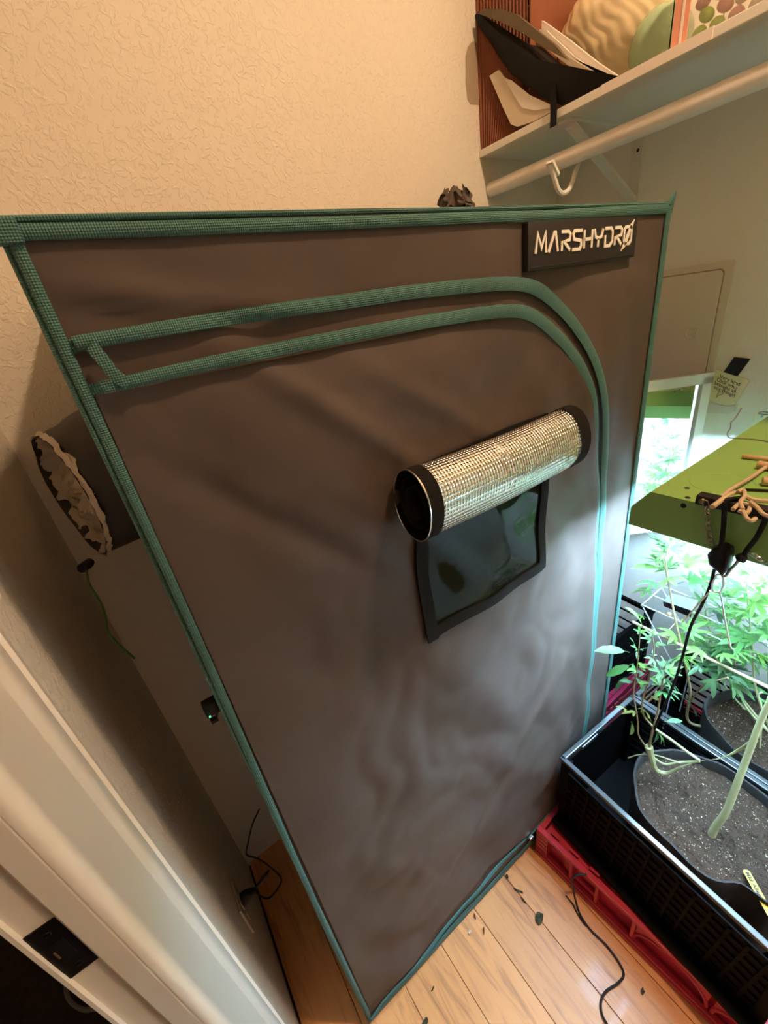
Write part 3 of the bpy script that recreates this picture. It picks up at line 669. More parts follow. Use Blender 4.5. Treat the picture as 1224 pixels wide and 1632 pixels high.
# ================================================================== SHELF, ROD AND WHAT IS ON THE SHELF
SX0, SZ0, SZ1 = 1.000, 1.818, 1.8335
shelf = thing('closet_shelf', (1.165, 0.2, SZ0), 'white painted closet shelf along the right wall', 'shelf')
obj('board', MB().box((SX0, YS, SZ0), (XR, YB, SZ1), 0.0015), 'white', shelf)
obj('edge_strip', MB().box((SX0 - 0.0008, onx(1138, 41, SX0).y, SZ0 + 0.0005), (SX0 + 0.02, onx(957, 150, SX0).y, SZ1 + 0.0008), 0.0003), 'paper', shelf)
rodx, rodz, rodr = 1.036, 1.752, 0.0165
rod = thing('closet_rod', (rodx, 0.2, rodz), 'white round closet rod under the shelf', 'rod')
obj('pole', MB().tube([(rodx, YB - 0.001, rodz), (rodx, YS, rodz)], rodr, 24), 'rod', rod, smooth=True)
by = 0.715
br = thing('shelf_bracket', (XR, by, 1.68), 'white metal shelf bracket with a diagonal brace and a rod hook', 'bracket')
obj('wall_plate', MB().box((XR - 0.005, by - 0.014, 1.660), (XR, by + 0.014, SZ0), 0.001), 'white', br)
obj('screw', MB().lathe([(0.0001, -0.0015), (0.003, -0.001), (0.004, 0)], (XR - 0.005, by - 0.002, 1.775), (1, 0, 0), 10), 'rust', br)
obj('arm', MB().box((SX0 + 0.02, by - 0.013, SZ0 - 0.006), (XR, by + 0.013, SZ0), 0.001), 'white', br)
def bar(a, b, wy, t):
    a = Vector(a); b = Vector(b); d = (b - a).normalized(); n = d.cross(Vector((0, 1, 0))).normalized(); q = [a + n * t, b + n * t, b - n * t, a - n * t]
    return MB().add([p + Vector((0, s * wy, 0)) for s in (-1, 1) for p in q], [(0, 1, 2, 3), (7, 6, 5, 4), (0, 4, 5, 1), (1, 5, 6, 2), (2, 6, 7, 3), (3, 7, 4, 0)])
obj('brace', bar((SX0 + 0.045, by, SZ0 - 0.008), (XR - 0.006, by, 1.672), 0.011, 0.004), 'white', br)
hk = [ony(878, 262, by - 0.01), ony(884, 285, by - 0.01), ony(890, 303, by - 0.01), ony(898, 308, by - 0.01), ony(908, 300, by - 0.01), ony(916, 278, by - 0.01), ony(924, 252, by - 0.01)]
obj('hook', MB().tube(smooth_path(hk, 8), 0.0052, 8), 'rod', br, smooth=True)
obj('hook_flange', bar(ony(876, 258, by - 0.010), ony(886, 280, by - 0.010), 0.009, 0.003), 'white', br)

def on_shelf(poly, X): return [Vector((X, p.y, max(p.z, SZ1 + 0.001))) for p in (onx(a, b, X) for a, b in poly)]
# expanding file (red-brown, pleated gusset) standing against the back wall
fl = thing('expanding_file', (1.06, 0.87, SZ1), 'red-brown pleated expanding file standing at the shelf end', 'file')
yb0, yb1 = 0.800, YB - 0.004
n = 15; vs = []; fs = []
for j, (zz, fan) in enumerate(((SZ1 + 0.0005, 0.72), (SZ1 + 0.10, 1.0), (2.19, 1.0))):
    for k in range(2 * n + 1):
        yy = yb1 - (yb1 - yb0) * fan * k / (2 * n); vs.append((1.006 + (0.0045 if k % 2 else 0.0), yy, zz))
m_ = 2 * n + 1
for j in range(2):
    for k in range(2 * n): fs.append((j * m_ + k, j * m_ + k + 1, (j + 1) * m_ + k + 1, (j + 1) * m_ + k))
obj('gusset', MB().add(vs, fs).solid(0.001, (1, 0, 0)), 'file', fl)
obj('back_cover', MB().box((1.004, YB - 0.0035, SZ1), (1.26, YB - 0.0008, 2.21)), 'file', fl)
obj('front_cover', MB().box((1.012, yb0 - 0.004, SZ1 + 0.06), (1.26, yb0 - 0.001, 2.16)), 'file', fl)
obj('divider', MB().box((1.02, 0.845, SZ1 + 0.004), (1.25, 0.847, 2.17)).box((1.02, 0.885, SZ1 + 0.004), (1.25, 0.887, 2.18)), 'file', fl)
# thin taupe sheet flat on the wall, standing in for the file's cast shadow
gf = on_shelf([(752, 68), (744, 75), (740, 88), (741, 130), (744, 160), (752, 166), (790, 170), (790, 68)], 1.002)
tag(recentre(obj('shadow_sheet', MB().prism([Vector((p.x, 0, p.z)) for p in []] or [Vector((ony(a, b, YB - 0.0008).x, YB - 0.0006, ony(a, b, YB - 0.0008).z)) for a, b in ((753, 66), (746, 74), (742, 90), (742, 130), (745, 158), (750, 166))] + [Vector((1.06, YB - 0.0006, 1.925)), Vector((1.06, YB - 0.0006, 2.03))], (0, 0.0005, 0)), mat('taupe_shadow', (0.36, 0.27, 0.18), 0.7))), 'taupe sheet standing in for the shadow beside the red-brown expanding file', 'shadow_sheet')
# black pouch leaning across the file
po = thing('black_pouch', (1.03, 0.72, SZ1), 'black nylon pouch slumped open over the shelf edge', 'pouch')
obj('body', MB().prism(on_shelf([(757, 24), (762, 18), (770, 24), (800, 44), (850, 76), (890, 112), (925, 126), (962, 128), (985, 140), (930, 152), (896, 168), (872, 160), (846, 142), (815, 118), (796, 92), (778, 62), (760, 38)], 1.001), (0.045, 0, 0), 0.3, 0.012), 'pouch', po, smooth=True)
obj('flap_lining', MB().prism(on_shelf([(760, 21), (770, 14), (796, 14), (822, 22), (845, 40), (885, 72), (905, 96), (870, 78), (835, 54), (796, 34)], 0.986), (0.01, 0, 0)), 'pouch_in', po)
obj('pocket', MB().prism(on_shelf([(800, 92), (815, 90), (835, 108), (860, 122), (880, 122), (876, 138), (850, 132), (820, 116)], 0.996), (0.012, 0, 0), 0.25, 0.006), 'pouch', po, smooth=True)
sp0 = [onx(880, 136, 0.990), onx(881, 155, 0.992), onx(882, 175, 0.992), onx(881, 202, 0.992)]
vs = []; fs = []
for p in sp0: vs += [p + Vector((0, 0.0075, 0)), p + Vector((0, -0.0075, 0))]
for k in range(3): fs.append((2 * k, 2 * k + 1, 2 * k + 3, 2 * k + 2))
obj('strap', MB().add(vs, fs).solid(0.002, (1, 0, 0)), 'pouch', po)
# papers and envelopes
def sheet(name, poly, X, th, m, label, cat, group=None):
    return tag(recentre(obj(name, MB().prism(on_shelf(poly, X), (th, 0, 0)), m)), label, cat, group)
sheet('paper_stack', [(802, 0), (824, -8), (860, 30), (905, 62), (950, 98), (984, 121), (975, 128), (940, 108), (884, 62), (838, 38)], 1.048, 0.010, 'paper', 'slanting stack of white papers resting on the black pouch', 'papers')
sheet('paper_sheet', [(808, 30), (826, 34), (824, 27), (846, 40), (900, 86), (950, 118), (968, 134), (955, 134), (905, 104), (850, 62), (832, 44)], 1.030, 0.004, 'envelope', 'creased cream sheet tucked between the pouch and the white papers', 'paper')
sheet('letter_bundle', [(846, 44), (870, 48), (915, 90), (962, 122), (984, 124), (968, 140), (940, 122), (895, 92), (860, 66)], 1.040, 0.006, 'paper', 'folded letters jutting out of the pouch towards the green bowl', 'papers')
sheet('large_envelope', [(780, 121), (795, 111), (803, 122), (830, 150), (876, 168), (884, 178), (850, 196), (824, 202), (814, 198), (800, 168)], 1.0005, 0.004, 'envelope', 'cream envelope propped under the black pouch', 'envelope')
sheet('small_envelope', [(804, 124), (815, 128), (845, 152), (876, 166), (880, 172), (852, 176), (832, 172), (818, 150)], 0.9985, 0.0012, 'paper', 'smaller white envelope in front of the cream envelope', 'envelope')
# cream ribbed bag (dry noodles) behind the papers
bc = onx(985, 45, 1.165); bc.z = max(bc.z, SZ1 + 0.085)
def bag(u, v):
    a = 2 * PI * u; th = PI * v; d = Vector((math.sin(th) * math.cos(a), math.sin(th) * math.sin(a), math.cos(th)))
    rib = 1 + 0.026 * abs(math.sin(25 * (0.75 * d.y - 0.35 * d.z) + 2.2 * noise.noise(d * 2.5))) + 0.07 * noise.noise(d * 2.2 + Vector((4, 1, 0)))
    p = bc + Vector((d.x * 0.085, d.y * 0.135, d.z * 0.092)) * rib; p.z = max(p.z, SZ1 + 0.001); return p
tag(recentre(obj('noodle_bag', MB().grid(bag, 150, 90, wrapu=True), 'cream', smooth=True)), 'plump cream bag of dry noodles on the shelf', 'bag')
# green glass bowl lying on its side against the bag
gc = onx(1030, 92, 1.05)
bowl = tag(obj('glass_bowl', MB().lathe([(0.001, 0.052), (0.022, 0.050), (0.040, 0.036), (0.050, 0.012), (0.053, 0.0), (0.050, 0.0), (0.046, 0.012), (0.037, 0.033), (0.020, 0.046), (0.001, 0.048)], (1.115, gc.y + 0.012, SZ1 + 0.054), (-0.86, -0.30, 0.22), 36), 'glass_green', smooth=True), 'green glass bowl tipped on its side beside the cream bag', 'bowl')
recentre(bowl)
# clear tub with a pink-edged wrap and coloured sweets
ty0, ty1 = onx(1066, 82, 1.02).y, 0.20
tub = thing('sweet_tub', (1.11, (ty0 + ty1) / 2, SZ1), 'clear plastic tub with a pink edge on the shelf', 'tub')
obj('tub_wall', MB().box((1.018, ty1, SZ1 + 0.0005), (1.020, ty0, SZ1 + 0.14)).box((1.20, ty1, SZ1 + 0.0005), (1.202, ty0, SZ1 + 0.14)).box((1.018, ty0 - 0.002, SZ1 + 0.0005), (1.202, ty0, SZ1 + 0.14)).box((1.018, ty1, SZ1 + 0.0005), (1.202, ty1 + 0.002, SZ1 + 0.14)).box((1.018, ty1, SZ1 + 0.0005), (1.202, ty0, SZ1 + 0.002)), 'clear', tub)
obj('pink_label', MB().box((1.0165, onx(1094, 70, 1.02).y, SZ1 + 0.0005), (1.0178, ty0 - 0.004, SZ1 + 0.14)), 'pink', tub)
obj('label_stripe', MB().box((1.0158, ty0 - 0.020, SZ1 + 0.002), (1.0164, ty0 - 0.016, SZ1 + 0.14)), 'paper', tub)
swc = {'lime green': (0.45, 0.62, 0.10), 'pale pink': (0.78, 0.42, 0.36), 'orange': (0.80, 0.42, 0.10), 'cream white': (0.80, 0.70, 0.55), 'lilac': (0.50, 0.32, 0.40)}
for k in swc: M['sweet_' + k] = mat('sweet_' + k.replace(' ', '_'), swc[k], 0.45)
order = ['lime green', 'pale pink', 'cream white', 'lime green', 'lilac', 'orange', 'pale pink']
ORD = ['first', 'second', 'third', 'fourth', 'fifth', 'sixth', 'seventh', 'eighth', 'ninth', 'tenth', 'eleventh', 'twelfth', 'thirteenth', 'fourteenth']
cnt = 0; yy = onx(1100, 65, 1.035).y - 0.012
for row in range(3):
    y_ = yy - 0.008 * (row % 2); place = 0
    while y_ > ty1 + 0.02:
        nm = order[(cnt * 3 + row) % 7]; cnt += 1; place += 1
        rot = Matrix.Rotation(random.uniform(-0.7, 0.7), 3, 'X')
        p = Vector((1.036 + random.uniform(0, 0.004), y_, SZ1 + 0.0125 + 0.0185 * row))
        tag(recentre(obj('sweet', MB().ball(p, 0.0092, 10, 7, sc=(1, 1.35 if row % 2 else 1.2, 1.0), rot=rot), 'sweet_' + nm, smooth=True)), nm + ' sweet, ' + ORD[place - 1] + ' from the pink label in the ' + ('bottom', 'middle', 'top')[row] + ' row of the tub', 'sweet', 'sweets in the shelf tub')
        y_ -= 0.0255

# ================================================================== RIGHT WALL: breaker panel, mirror, note
pnl = thing('breaker_panel', (XR, 0.60, 1.30), 'painted-over electrical panel set in the right wall', 'panel')
def rounded(y0, y1, z0, z1, r, X, n=6):
    P = []
    for cy, cz, a0 in ((y1 - r, z1 - r, 0), (y0 + r, z1 - r, PI / 2), (y0 + r, z0 + r, PI), (y1 - r, z0 + r, 1.5 * PI)):
        for k in range(n + 1): a = a0 + PI / 2 * k / n; P.append(Vector((X, cy + r * math.cos(a), cz + r * math.sin(a))))
    return P
obj('frame', MB().prism(rounded(0.458, 0.80, 0.90, 1.495, 0.004, XR - 0.006), (0.0055, 0, 0)), 'panel', pnl)
obj('recess', MB().prism(rounded(0.475, 0.782, 0.93, 1.480, 0.012, XR - 0.0066), (0.0005, 0, 0)), mat('panel_gap', (0.42, 0.35, 0.26), 0.7), pnl)
pd = obj('door', MB().prism(rounded(0.478, 0.779, 0.933, 1.477, 0.011, XR - 0.0095), (0.0028, 0, 0), 0.004, 0.0003), 'panel', pnl)
lc = onx(1102, 531, XR - 0.0095)
ring = [lc + Vector((-0.001, 0.013 * math.cos(a), 0.013 * math.sin(a))) for a in [PI * (1.15 + 1.75 * k / 24) for k in range(25)]]
lt_ = obj('latch', MB().lathe([(0.0001, -0.0005), (0.0112, -0.0005), (0.0112, -0.0035), (0.0135, -0.0035), (0.0142, 0.001)], lc, (1, 0, 0), 28), 'panel', pd, smooth=True)
obj('latch_shadow_line', MB().tube(ring, 0.0012, 6), mat('latch_shadow_gap', (0.20, 0.15, 0.09), 0.8), lt_, smooth=True)  # dark ring: the latch's shadow line put into its colour
obj('latch_pull', MB().box(lc + Vector((-0.003, -0.0125, -0.0035)), lc + Vector((0, -0.004, 0.0035)), 0.001), 'panel', lt_)

# framed mirror swung out from the wall
mt = Vector((1.312, 0.458, 1.242)); ma = Vector((0.8243, -0.5662, 0)); mnrm = Vector((-0.5662, -0.8243, 0))
MW, MH, FW = 0.36, 0.46, 0.026
mir = thing('framed_mirror', mt - ma * MW / 2 - Vector((0, 0, MH)), 'white framed mirror angled off the right wall behind the grow light', 'mirror')
def mp(s, z, d=0.0): return mt + ma * s + Vector((0, 0, z)) + mnrm * d
def mbox(s0, s1, z0, z1, d0, d1):
    vs = [mp(s, z, d) for d in (d0, d1) for s, z in ((s0, z0), (s1, z0), (s1, z1), (s0, z1))]
    return MB().add(vs, [(0, 1, 2, 3), (7, 6, 5, 4), (0, 4, 5, 1), (1, 5, 6, 2), (2, 6, 7, 3), (3, 7, 4, 0)])
obj('glass', mbox(-MW + FW * 0.6, -FW * 0.6, -MH + FW * 0.6, -FW * 0.6, -0.004, 0.0), 'mirror', mir)
for nm_, a in (('frame_rail', (-MW, 0, -FW, 0)), ('frame_rail', (-MW, 0, -MH, -MH + FW)), ('frame_stile', (-FW * 0.85, 0, -MH, 0)), ('frame_stile', (-MW, -MW + FW * 0.85, -MH, 0))):
    f_ = obj(nm_, mbox(*a, -0.010, 0.008), 'white', mir)
obj('frame_bead', mbox(-MW, 0, -0.008, 0.002, 0.006, 0.012), 'white', mir)
obj('wall_arm', MB().tube([mp(-0.02, -0.2, -0.010), Vector((XR - 0.0100, 0.50, 1.042))], 0.006, 8), 'white', mir)

# sticky note under black tape
nt_ = thing('sticky_note', (XR, 0.42, 1.16), 'pale yellow handwritten sticky note taped to the right wall', 'note')
nc = [onx(a, b, XR - 0.003) for a, b in ((1142, 588), (1194, 606), (1171, 645), (1158, 646), (1128, 636))]
obj('paper', MB().prism(nc, (0.0012, 0, 0)), 'note', nt_)
tp = [onx(a, b, XR - 0.0048) for a, b in ((1170, 569), (1196, 572), (1175, 600), (1153, 593))]
obj('tape', MB().prism(tp, (0.0012, 0, 0)), 'black_tape', nt_)
nu = (nc[1] - nc[0]); nu_l = nu.length; nu.normalize(); nv = (nc[0] - nc[4]); nv.normalize()
def note_pt(x, y): return nc[0] + nu * x + nv * y + Vector((-0.0007, 0, 0))
for k, (ln, sz, ox) in enumerate((('Very kind', 0.0128, 0.012), ('Dick who', 0.0128, 0.008), ('brought all', 0.0122, 0.005), ('our things!', 0.0122, 0.006))):
    obj('handwriting', text_mesh(ln, sz, lambda a, b, k=k, ox=ox: note_pt(a + ox, b - 0.0175 - 0.0098 * k - 0.004 * (a / 0.06)), 0.0002), 'pen', nt_)
hp = [(0.018, -0.0640), (0.0195, -0.058), (0.0215, -0.052), (0.0200, -0.047), (0.0235, -0.0485), (0.0250, -0.0515), (0.0290, -0.0495), (0.0310, -0.0530), (0.0250, -0.0575), (0.0200, -0.0640), (0.0180, -0.0680)]
obj('drawn_heart', MB().tube([note_pt(a, b) for a, b in hp], 0.0006, 5), 'pen', nt_)
# pale plastic wall plate below the note
wpl = [onx(a, b, XR - 0.002) for a, b in ((1118, 640), (1134, 642), (1160, 648), (1176, 644), (1172, 656), (1160, 660), (1118, 657))]
tag(recentre(obj('wall_plate', MB().prism(wpl, (0.0015, 0, 0)), 'white')), 'pale blank wall plate just below the sticky note', 'plate')

# ================================================================== GROW LIGHT over the crates
LXA, LXB, LYN, LYS, LZT = 0.719, 1.285, 0.307, -0.31, 1.160
lamp = thing('grow_light', ((LXA + LXB) / 2, 0.0, 1.08), 'lime green hooded grow light hanging above the plants', 'light')
prof = [(LYN + 0.030, 1.085), (LYN + 0.029, 1.122), (LYN, LZT), (LYS, LZT), (LYS - 0.029, 1.122), (LYS - 0.030, 1.085)]
vs = [(X, y, z) for X in (LXA, LXB) for y, z in prof]; n = 6
hood = obj('hood', MB().add(vs, [tuple(range(6)), tuple(range(11, 5, -1))] + [(k, k + 1, k + 7, k + 6) for k in range(5)]).add(
    [(X, y, z) for X in (LXA + 0.003, LXB - 0.003) for y, z in [(LYN + 0.027, 1.085), (LYN + 0.026, 1.121), (LYN - 0.002, LZT - 0.003), (LYS + 0.002, LZT - 0.003), (LYS - 0.026, 1.121), (LYS - 0.027, 1.085)]], [tuple(range(6)), tuple(range(11, 5, -1))] + [(k, k + 1, k + 7, k + 6) for k in range(5)]), 'lamp_green', lamp)
obj('reflector', MB().box((LXA + 0.012, LYS + 0.004, 1.145), (LXB - 0.012, LYN - 0.004, 1.150)), 'lamp_inside', lamp)
for yy in (0.298, 0.270, 0.242, 0.17, 0.04, -0.16):
    obj('light_tube', MB().tube([(LXA + 0.010, yy, 1.131), (LXB - 0.03, yy, 1.131)], 0.012, 10), 'grow_glow', lamp, smooth=True)
cc = onz(1150, 770, LZT)
ringp = [Vector((cc.x + 0.045 * math.cos(a), cc.y + 0.045 * math.sin(a), LZT)) for a in [2 * PI * k / 36 for k in range(36)]]
obj('knockout', MB().tube(ringp, 0.0007, 5, closed=True), 'lamp_green', hood, smooth=True)
for a, b in ((1095, 778), (1096, 793)):
    p = onz(a, b, LZT + 0.0002); obj('rivet', MB().lathe([(0.0001, 0.0008), (0.0035, 0.0006), (0.0042, 0)], p, (0, 0, 1), 12), 'rust', hood)
p = onx(1089, 806, LXA - 0.0003); obj('hole_grommet', MB().lathe([(0.0001, -0.0004), (0.004, -0.0004), (0.0045, 0.0003)], p, (1, 0, 0), 12), 'black_plastic', hood)
for X in (0.78, 0.96): obj('hanging_wire', MB().tube([(X, 0.0, LZT), (X, 0.0, ZC)], 0.0016, 6), 'steel', lamp)
p = onz(1217, 661, LZT + 0.002); obj('hanging_ring', MB().tube([p + Vector((0.010 * math.cos(a), 0.010 * math.sin(a), 0.004)) for a in [2 * PI * k / 20 for k in range(20)]], 0.0016, 6, closed=True).tube([p + Vector((-0.01, 0, 0.004)), p + Vector((-0.01, 0, -0.004))], 0.0016, 5), 'steel', lamp, smooth=True)
# iron bar laid along the near end, with chain, twine and ratchet hanging from it
b0 = onz(1102, 800, LZT + 0.009); b1 = Vector((0.713, -0.05, LZT + 0.009)); b0.x = 0.7185
rb = thing('iron_bar', ((b0 + b1) / 2) - Vector((0, 0, 0.009)), 'dark rusted iron bar lying along the edge of the green grow light', 'bar')
obj('bar_body', MB().box((b0.x - 0.008, b1.y, LZT + 0.0005), (b0.x + 0.012, b0.y, LZT + 0.017), 0.003), 'rust', rb, smooth=True)
obj('bolt', MB().lathe([(0.0001, -0.004), (0.004, -0.0035), (0.005, 0)], (b0.x - 0.008, b0.y - 0.010, LZT + 0.009), (1, 0, 0), 8), 'chain', rb)
def chain_links(name, pts, r, wire, m, label, parent=None):
    """each link is its own piece"""
    root = thing(name, pts[-1], label, 'chain')
    for k in range(len(pts) - 1):
        a, b = Vector(pts[k]), Vector(pts[k + 1]); c = (a + b) / 2; d = (b - a).normalized(); s = d.cross(Vector((0.3, 1, 0.2)) if k % 2 else Vector((1, 0.2, 0.1))).normalized(); L = (b - a).length * 0.66
        P = [c + d * (L * math.cos(t) if abs(math.cos(t)) < 0.99 else L * math.copysign(1, math.cos(t))) + s * r * math.sin(t) for t in [2 * PI * q / 14 for q in range(14)]]
        obj('link', MB().tube(P, wire, 6, closed=True), m, root, smooth=True)
    return root
cpts = [onx(a, b, 0.7075) for a, b in ((1124, 799), (1126, 809), (1127, 819), (1128, 829), (1128, 838), (1129, 847), (1131, 856), (1132, 864), (1136, 871))]
chain_links('chain', cpts, 0.0038, 0.0011, 'chain', 'short tarnished chain hanging from the iron bar end')
# rope ratchet with rope, hook and carabiner
RX = 0.700
rat = thing('rope_ratchet', onx(1146, 905, RX), 'black rope ratchet hanger dangling below the green grow light', 'hanger')
body = [onx(a, b, RX - 0.006) for a, b in ((1127, 884), (1136, 874), (1150, 870), (1163, 877), (1164, 890), (1158, 910), (1151, 918), (1138, 906), (1130, 900))]
obj('housing', MB().prism(body, (0.016, 0, 0), 0.22, 0.004), 'black_plastic', rat, smooth=True)
top = onx(1156, 806, 0.7085); top2 = Vector((0.7105, top.y, LZT + 0.0195)); 
obj('rope', MB().tube(smooth_path([Vector((0.728, top.y - 0.012, LZT + 0.0205)), top2, Vector((0.7055, top.y, LZT + 0.012)), onx(1153, 840, 0.7015), onx(1149, 874, RX)], 6), 0.0036, 8), 'black_rope', rat, smooth=True)
rp = [onx(1139, 906, RX), onx(1131, 935, 0.702), onx(1118, 965, 0.708), onx(1101, 998, 0.715), onx(1088, 1045, 0.727), onx(1072, 1095, 0.742), onx(1052, 1140, 0.762), onx(1040, 1170, 0.785), Vector((0.770, 0.252, 0.455))]
obj('rope', MB().tube(smooth_path(rp, 8), 0.0025, 8), 'black_rope', rat, smooth=True)
hkp = [onx(1150, 916, RX), onx(1156, 918, RX), onx(1164, 908, RX), onx(1172, 900, RX), onx(1178, 891, RX)]
obj('hook', MB().tube(smooth_path(hkp, 6), 0.0022, 8), 'steel', rat, smooth=True)
obj('rope', MB().tube(smooth_path([onx(1182, 890, RX), onx(1192, 874, RX), onx(1206, 856, 0.704), Vector((0.7085, onx(1216, 842, 0.7075).y, LZT + 0.006))], 6), 0.0034, 8), 'black_rope', rat, smooth=True)
obj('rope_knot', MB().ball(onx(1182, 889, RX), 0.0075, 10, 8, 0.3), 'black_rope', rat, smooth=True)
cbn = [onx(a, b, RX) for a, b in ((1139, 922), (1135, 930), (1136, 941), (1144, 944), (1151, 938), (1153, 927), (1150, 917), (1143, 916))]
obj('carabiner', MB().tube(smooth_path(cbn, 5, True), 0.0016, 7, closed=True), 'steel', rat, smooth=True)
obj('wire_hook', MB().tube(smooth_path([onx(1144, 943, RX), onx(1149, 950, RX), onx(1155, 985, 0.705), onx(1161, 1015, 0.71), onx(1165, 1032, 0.715), onx(1172, 1036, 0.72)], 6), 0.0014, 6), 'steel', rat, smooth=True)
obj('side_wire', MB().tube(smooth_path([onx(1132, 942, RX), onx(1120, 955, 0.703), onx(1100, 978, 0.708), onx(1088, 992, 0.712)], 6), 0.0012, 6), 'steel', rat, smooth=True)
# second, finer chain further along the hood
cpts = [onx(a, b, 0.71) for a, b in ((1192, 880), (1199, 883), (1206, 888), (1213, 893), (1220, 897), (1229, 900), (1238, 899))]
chain_links('chain', cpts, 0.0030, 0.0008, 'steel', 'fine steel chain swagged under the grow light hood')
# twine bundle, clothes pegs and bits lying on the hood
tw = thing('twine_bundle', onz(1180, 812, LZT), 'tan twine bundle knotted over the iron bar', 'twine')
t0 = LZT + 0.0215
obj('strand', MB().tube(smooth_path([onz(1142, 802, LZT + 0.012), onz(1160, 783, LZT + 0.010), onz(1195, 762, LZT + 0.008), onz(1215, 748, LZT + 0.008), onz(1230, 738, LZT + 0.008)], 6), 0.0030, 7), 'twine', tw, smooth=True)
obj('strand', MB().tube(smooth_path([onz(1135, 808, LZT + 0.022), onz(1160, 790, LZT + 0.018), onz(1178, 784, LZT + 0.015), onz(1190, 792, LZT + 0.015), onz(1205, 797, LZT + 0.012), onz(1230, 799, LZT + 0.012)], 6), 0.0036, 7), 'twine', tw, smooth=True)
for k, pth in enumerate((((1168, 812), (1180, 802), (1195, 806), (1190, 818), (1178, 814)), ((1176, 784), (1184, 780), (1187, 790), (1180, 800), (1184, 812)), ((1185, 815), (1190, 826), (1198, 830), (1204, 826)), ((1196, 800), (1206, 808), (1215, 818), (1228, 824)))):
    obj('strand', MB().tube(smooth_path([onz(a, b, t0 - 0.002 + 0.002 * k) for a, b in pth], 6), 0.0028, 7), 'twine', tw, smooth=True)
for k, (a, b, c, d, lb) in enumerate(((1183, 727, 1228, 732, 'pale wooden stick lying on top of the green grow light'), (1207, 742, 1232, 747, 'wider wooden peg on the hood beside the pale stick'), (1214, 769, 1232, 770, 'short wooden peg on the hood behind the twine'))):
    P0, P1 = onz(a, b, LZT + 0.005), onz(c, d, LZT + 0.005)
    o = obj('wooden_stick', MB().tube([P0, P0.lerp(P1, 0.04), P1.lerp(P0, 0.04), P1], [0.0030, 0.0045 + 0.0028 * (k > 0), 0.0045 + 0.0028 * (k > 0), 0.003], 10), 'wood', smooth=True); recentre(o); o.location.z = LZT + 0.0006; tag(o, lb, 'stick')
o = obj('black_rod', MB().tube([onz(1186, 780, LZT + 0.003), onz(1232, 782, LZT + 0.003)], 0.0024, 8), 'black_plastic', smooth=True); recentre(o); o.location.z = LZT + 0.0005; tag(o, 'thin black rod lying on the green hood', 'rod')
cw = [onz(1232, 705, LZT + 0.002), onz(1205, 700, LZT + 0.002), onz(1175, 698, LZT + 0.002), onz(1161, 698, LZT + 0.003)]
cw2 = [Vector((cw[-1].x, LYN + 0.004, LZT + 0.004))]
q = cw2[0]; cw2 += [q + Vector((-0.004, 0.004, 0.010)), q + Vector((0.006, 0.004, 0.020)), q + Vector((0.002, 0.004, 0.032)), q + Vector((0.020, 0.004, 0.036)), q + Vector((0.050, 0.006, 0.050))]
o = obj('curly_wire', MB().tube(smooth_path(cw[:-1] + cw2, 6), 0.0011, 6), 'grey_cable', smooth=True); recentre(o); o.location.z = LZT + 0.0003; tag(o, 'thin kinked wire curling over the back edge of the green hood', 'wire')

# flush round ceiling light that gives the warm light
cl = thing('ceiling_light', (BULB_POS.x, BULB_POS.y, BULB_POS.z), 'round flush warm ceiling light above the closet', 'lamp')
obj('diffuser', MB().lathe([(0.0001, 0), (0.055, 0.0), (0.0555, 0.004)], BULB_POS, (0, 0, 1), 40), 'bulb', cl, smooth=True)
obj('housing', MB().lathe([(0.0001, 0.006), (0.0565, 0.006), (0.0565, -0.003), (0.061, -0.003), (0.065, 0.01), (0.065, ZC - BULB_POS.z), (0.0001, ZC - BULB_POS.z)], BULB_POS, (0, 0, 1), 40), 'white', cl, smooth=True)

# ================================================================== CRATES, POTS
def crate(name, loc, rz, sx, sy, h, m, m_rim, label, rows, group=None, deep=True):
    """open crate: local origin at its north-west bottom corner, x to the right, y towards the viewer (negative)"""
    r = thing(name, loc, label, 'crate', group, rz)
    t = 0.006
    def P(nm, mb, mm=None): return obj(nm, mb, mm or m, r, local=True)
    rimz = h - 0.010
    P('rim', MB().box((-0.003, -sy - 0.003, rimz), (t + 0.003, 0.003, h), 0.002).box((sx - t - 0.003, -sy - 0.003, rimz), (sx + 0.003, 0.003, h), 0.002).box((0, -t - 0.003, rimz), (sx, 0.003, h), 0.002).box((0, -sy - 0.003, rimz), (sx, -sy + t + 0.003, h), 0.002), m_rim)
    P('base', MB().box((0, -sy, 0), (sx, 0, 0.012), 0.001))
    for cx in (0, sx - 0.022):
        for cy in (-0.022, -sy): P('corner_post', MB().box((cx, cy, 0.010), (cx + 0.022, cy + 0.022, rimz), 0.002))
    for k in range(rows):
        zz = 0.020 + (rimz - 0.028) * k / max(1, rows - 1)
        for (a, b) in (((0.001, -sy + 0.02, zz), (t - 0.001, -0.02, zz + 0.006)), ((sx - t + 0.001, -sy + 0.02, zz), (sx - 0.001, -0.02, zz + 0.006)), ((0.02, -t + 0.001, zz), (sx - 0.02, -0.001, zz + 0.006)), ((0.02, -sy + 0.001, zz), (sx - 0.02, -sy + t - 0.001, zz + 0.006))):
            P('slat', MB().box(a, b, 0.0008))
    return r, P
KS = 0.9487
K1 = Vector((0.640, 0.391, 0.1265)); ROT1 = math.radians(-3.2)
c1, P1_ = crate('black_crate', K1, ROT1, 0.308, 0.474, 0.2735, 'black_crate', 'rim', 'black slatted crate nearest the tent holding the front fabric pot', 9)
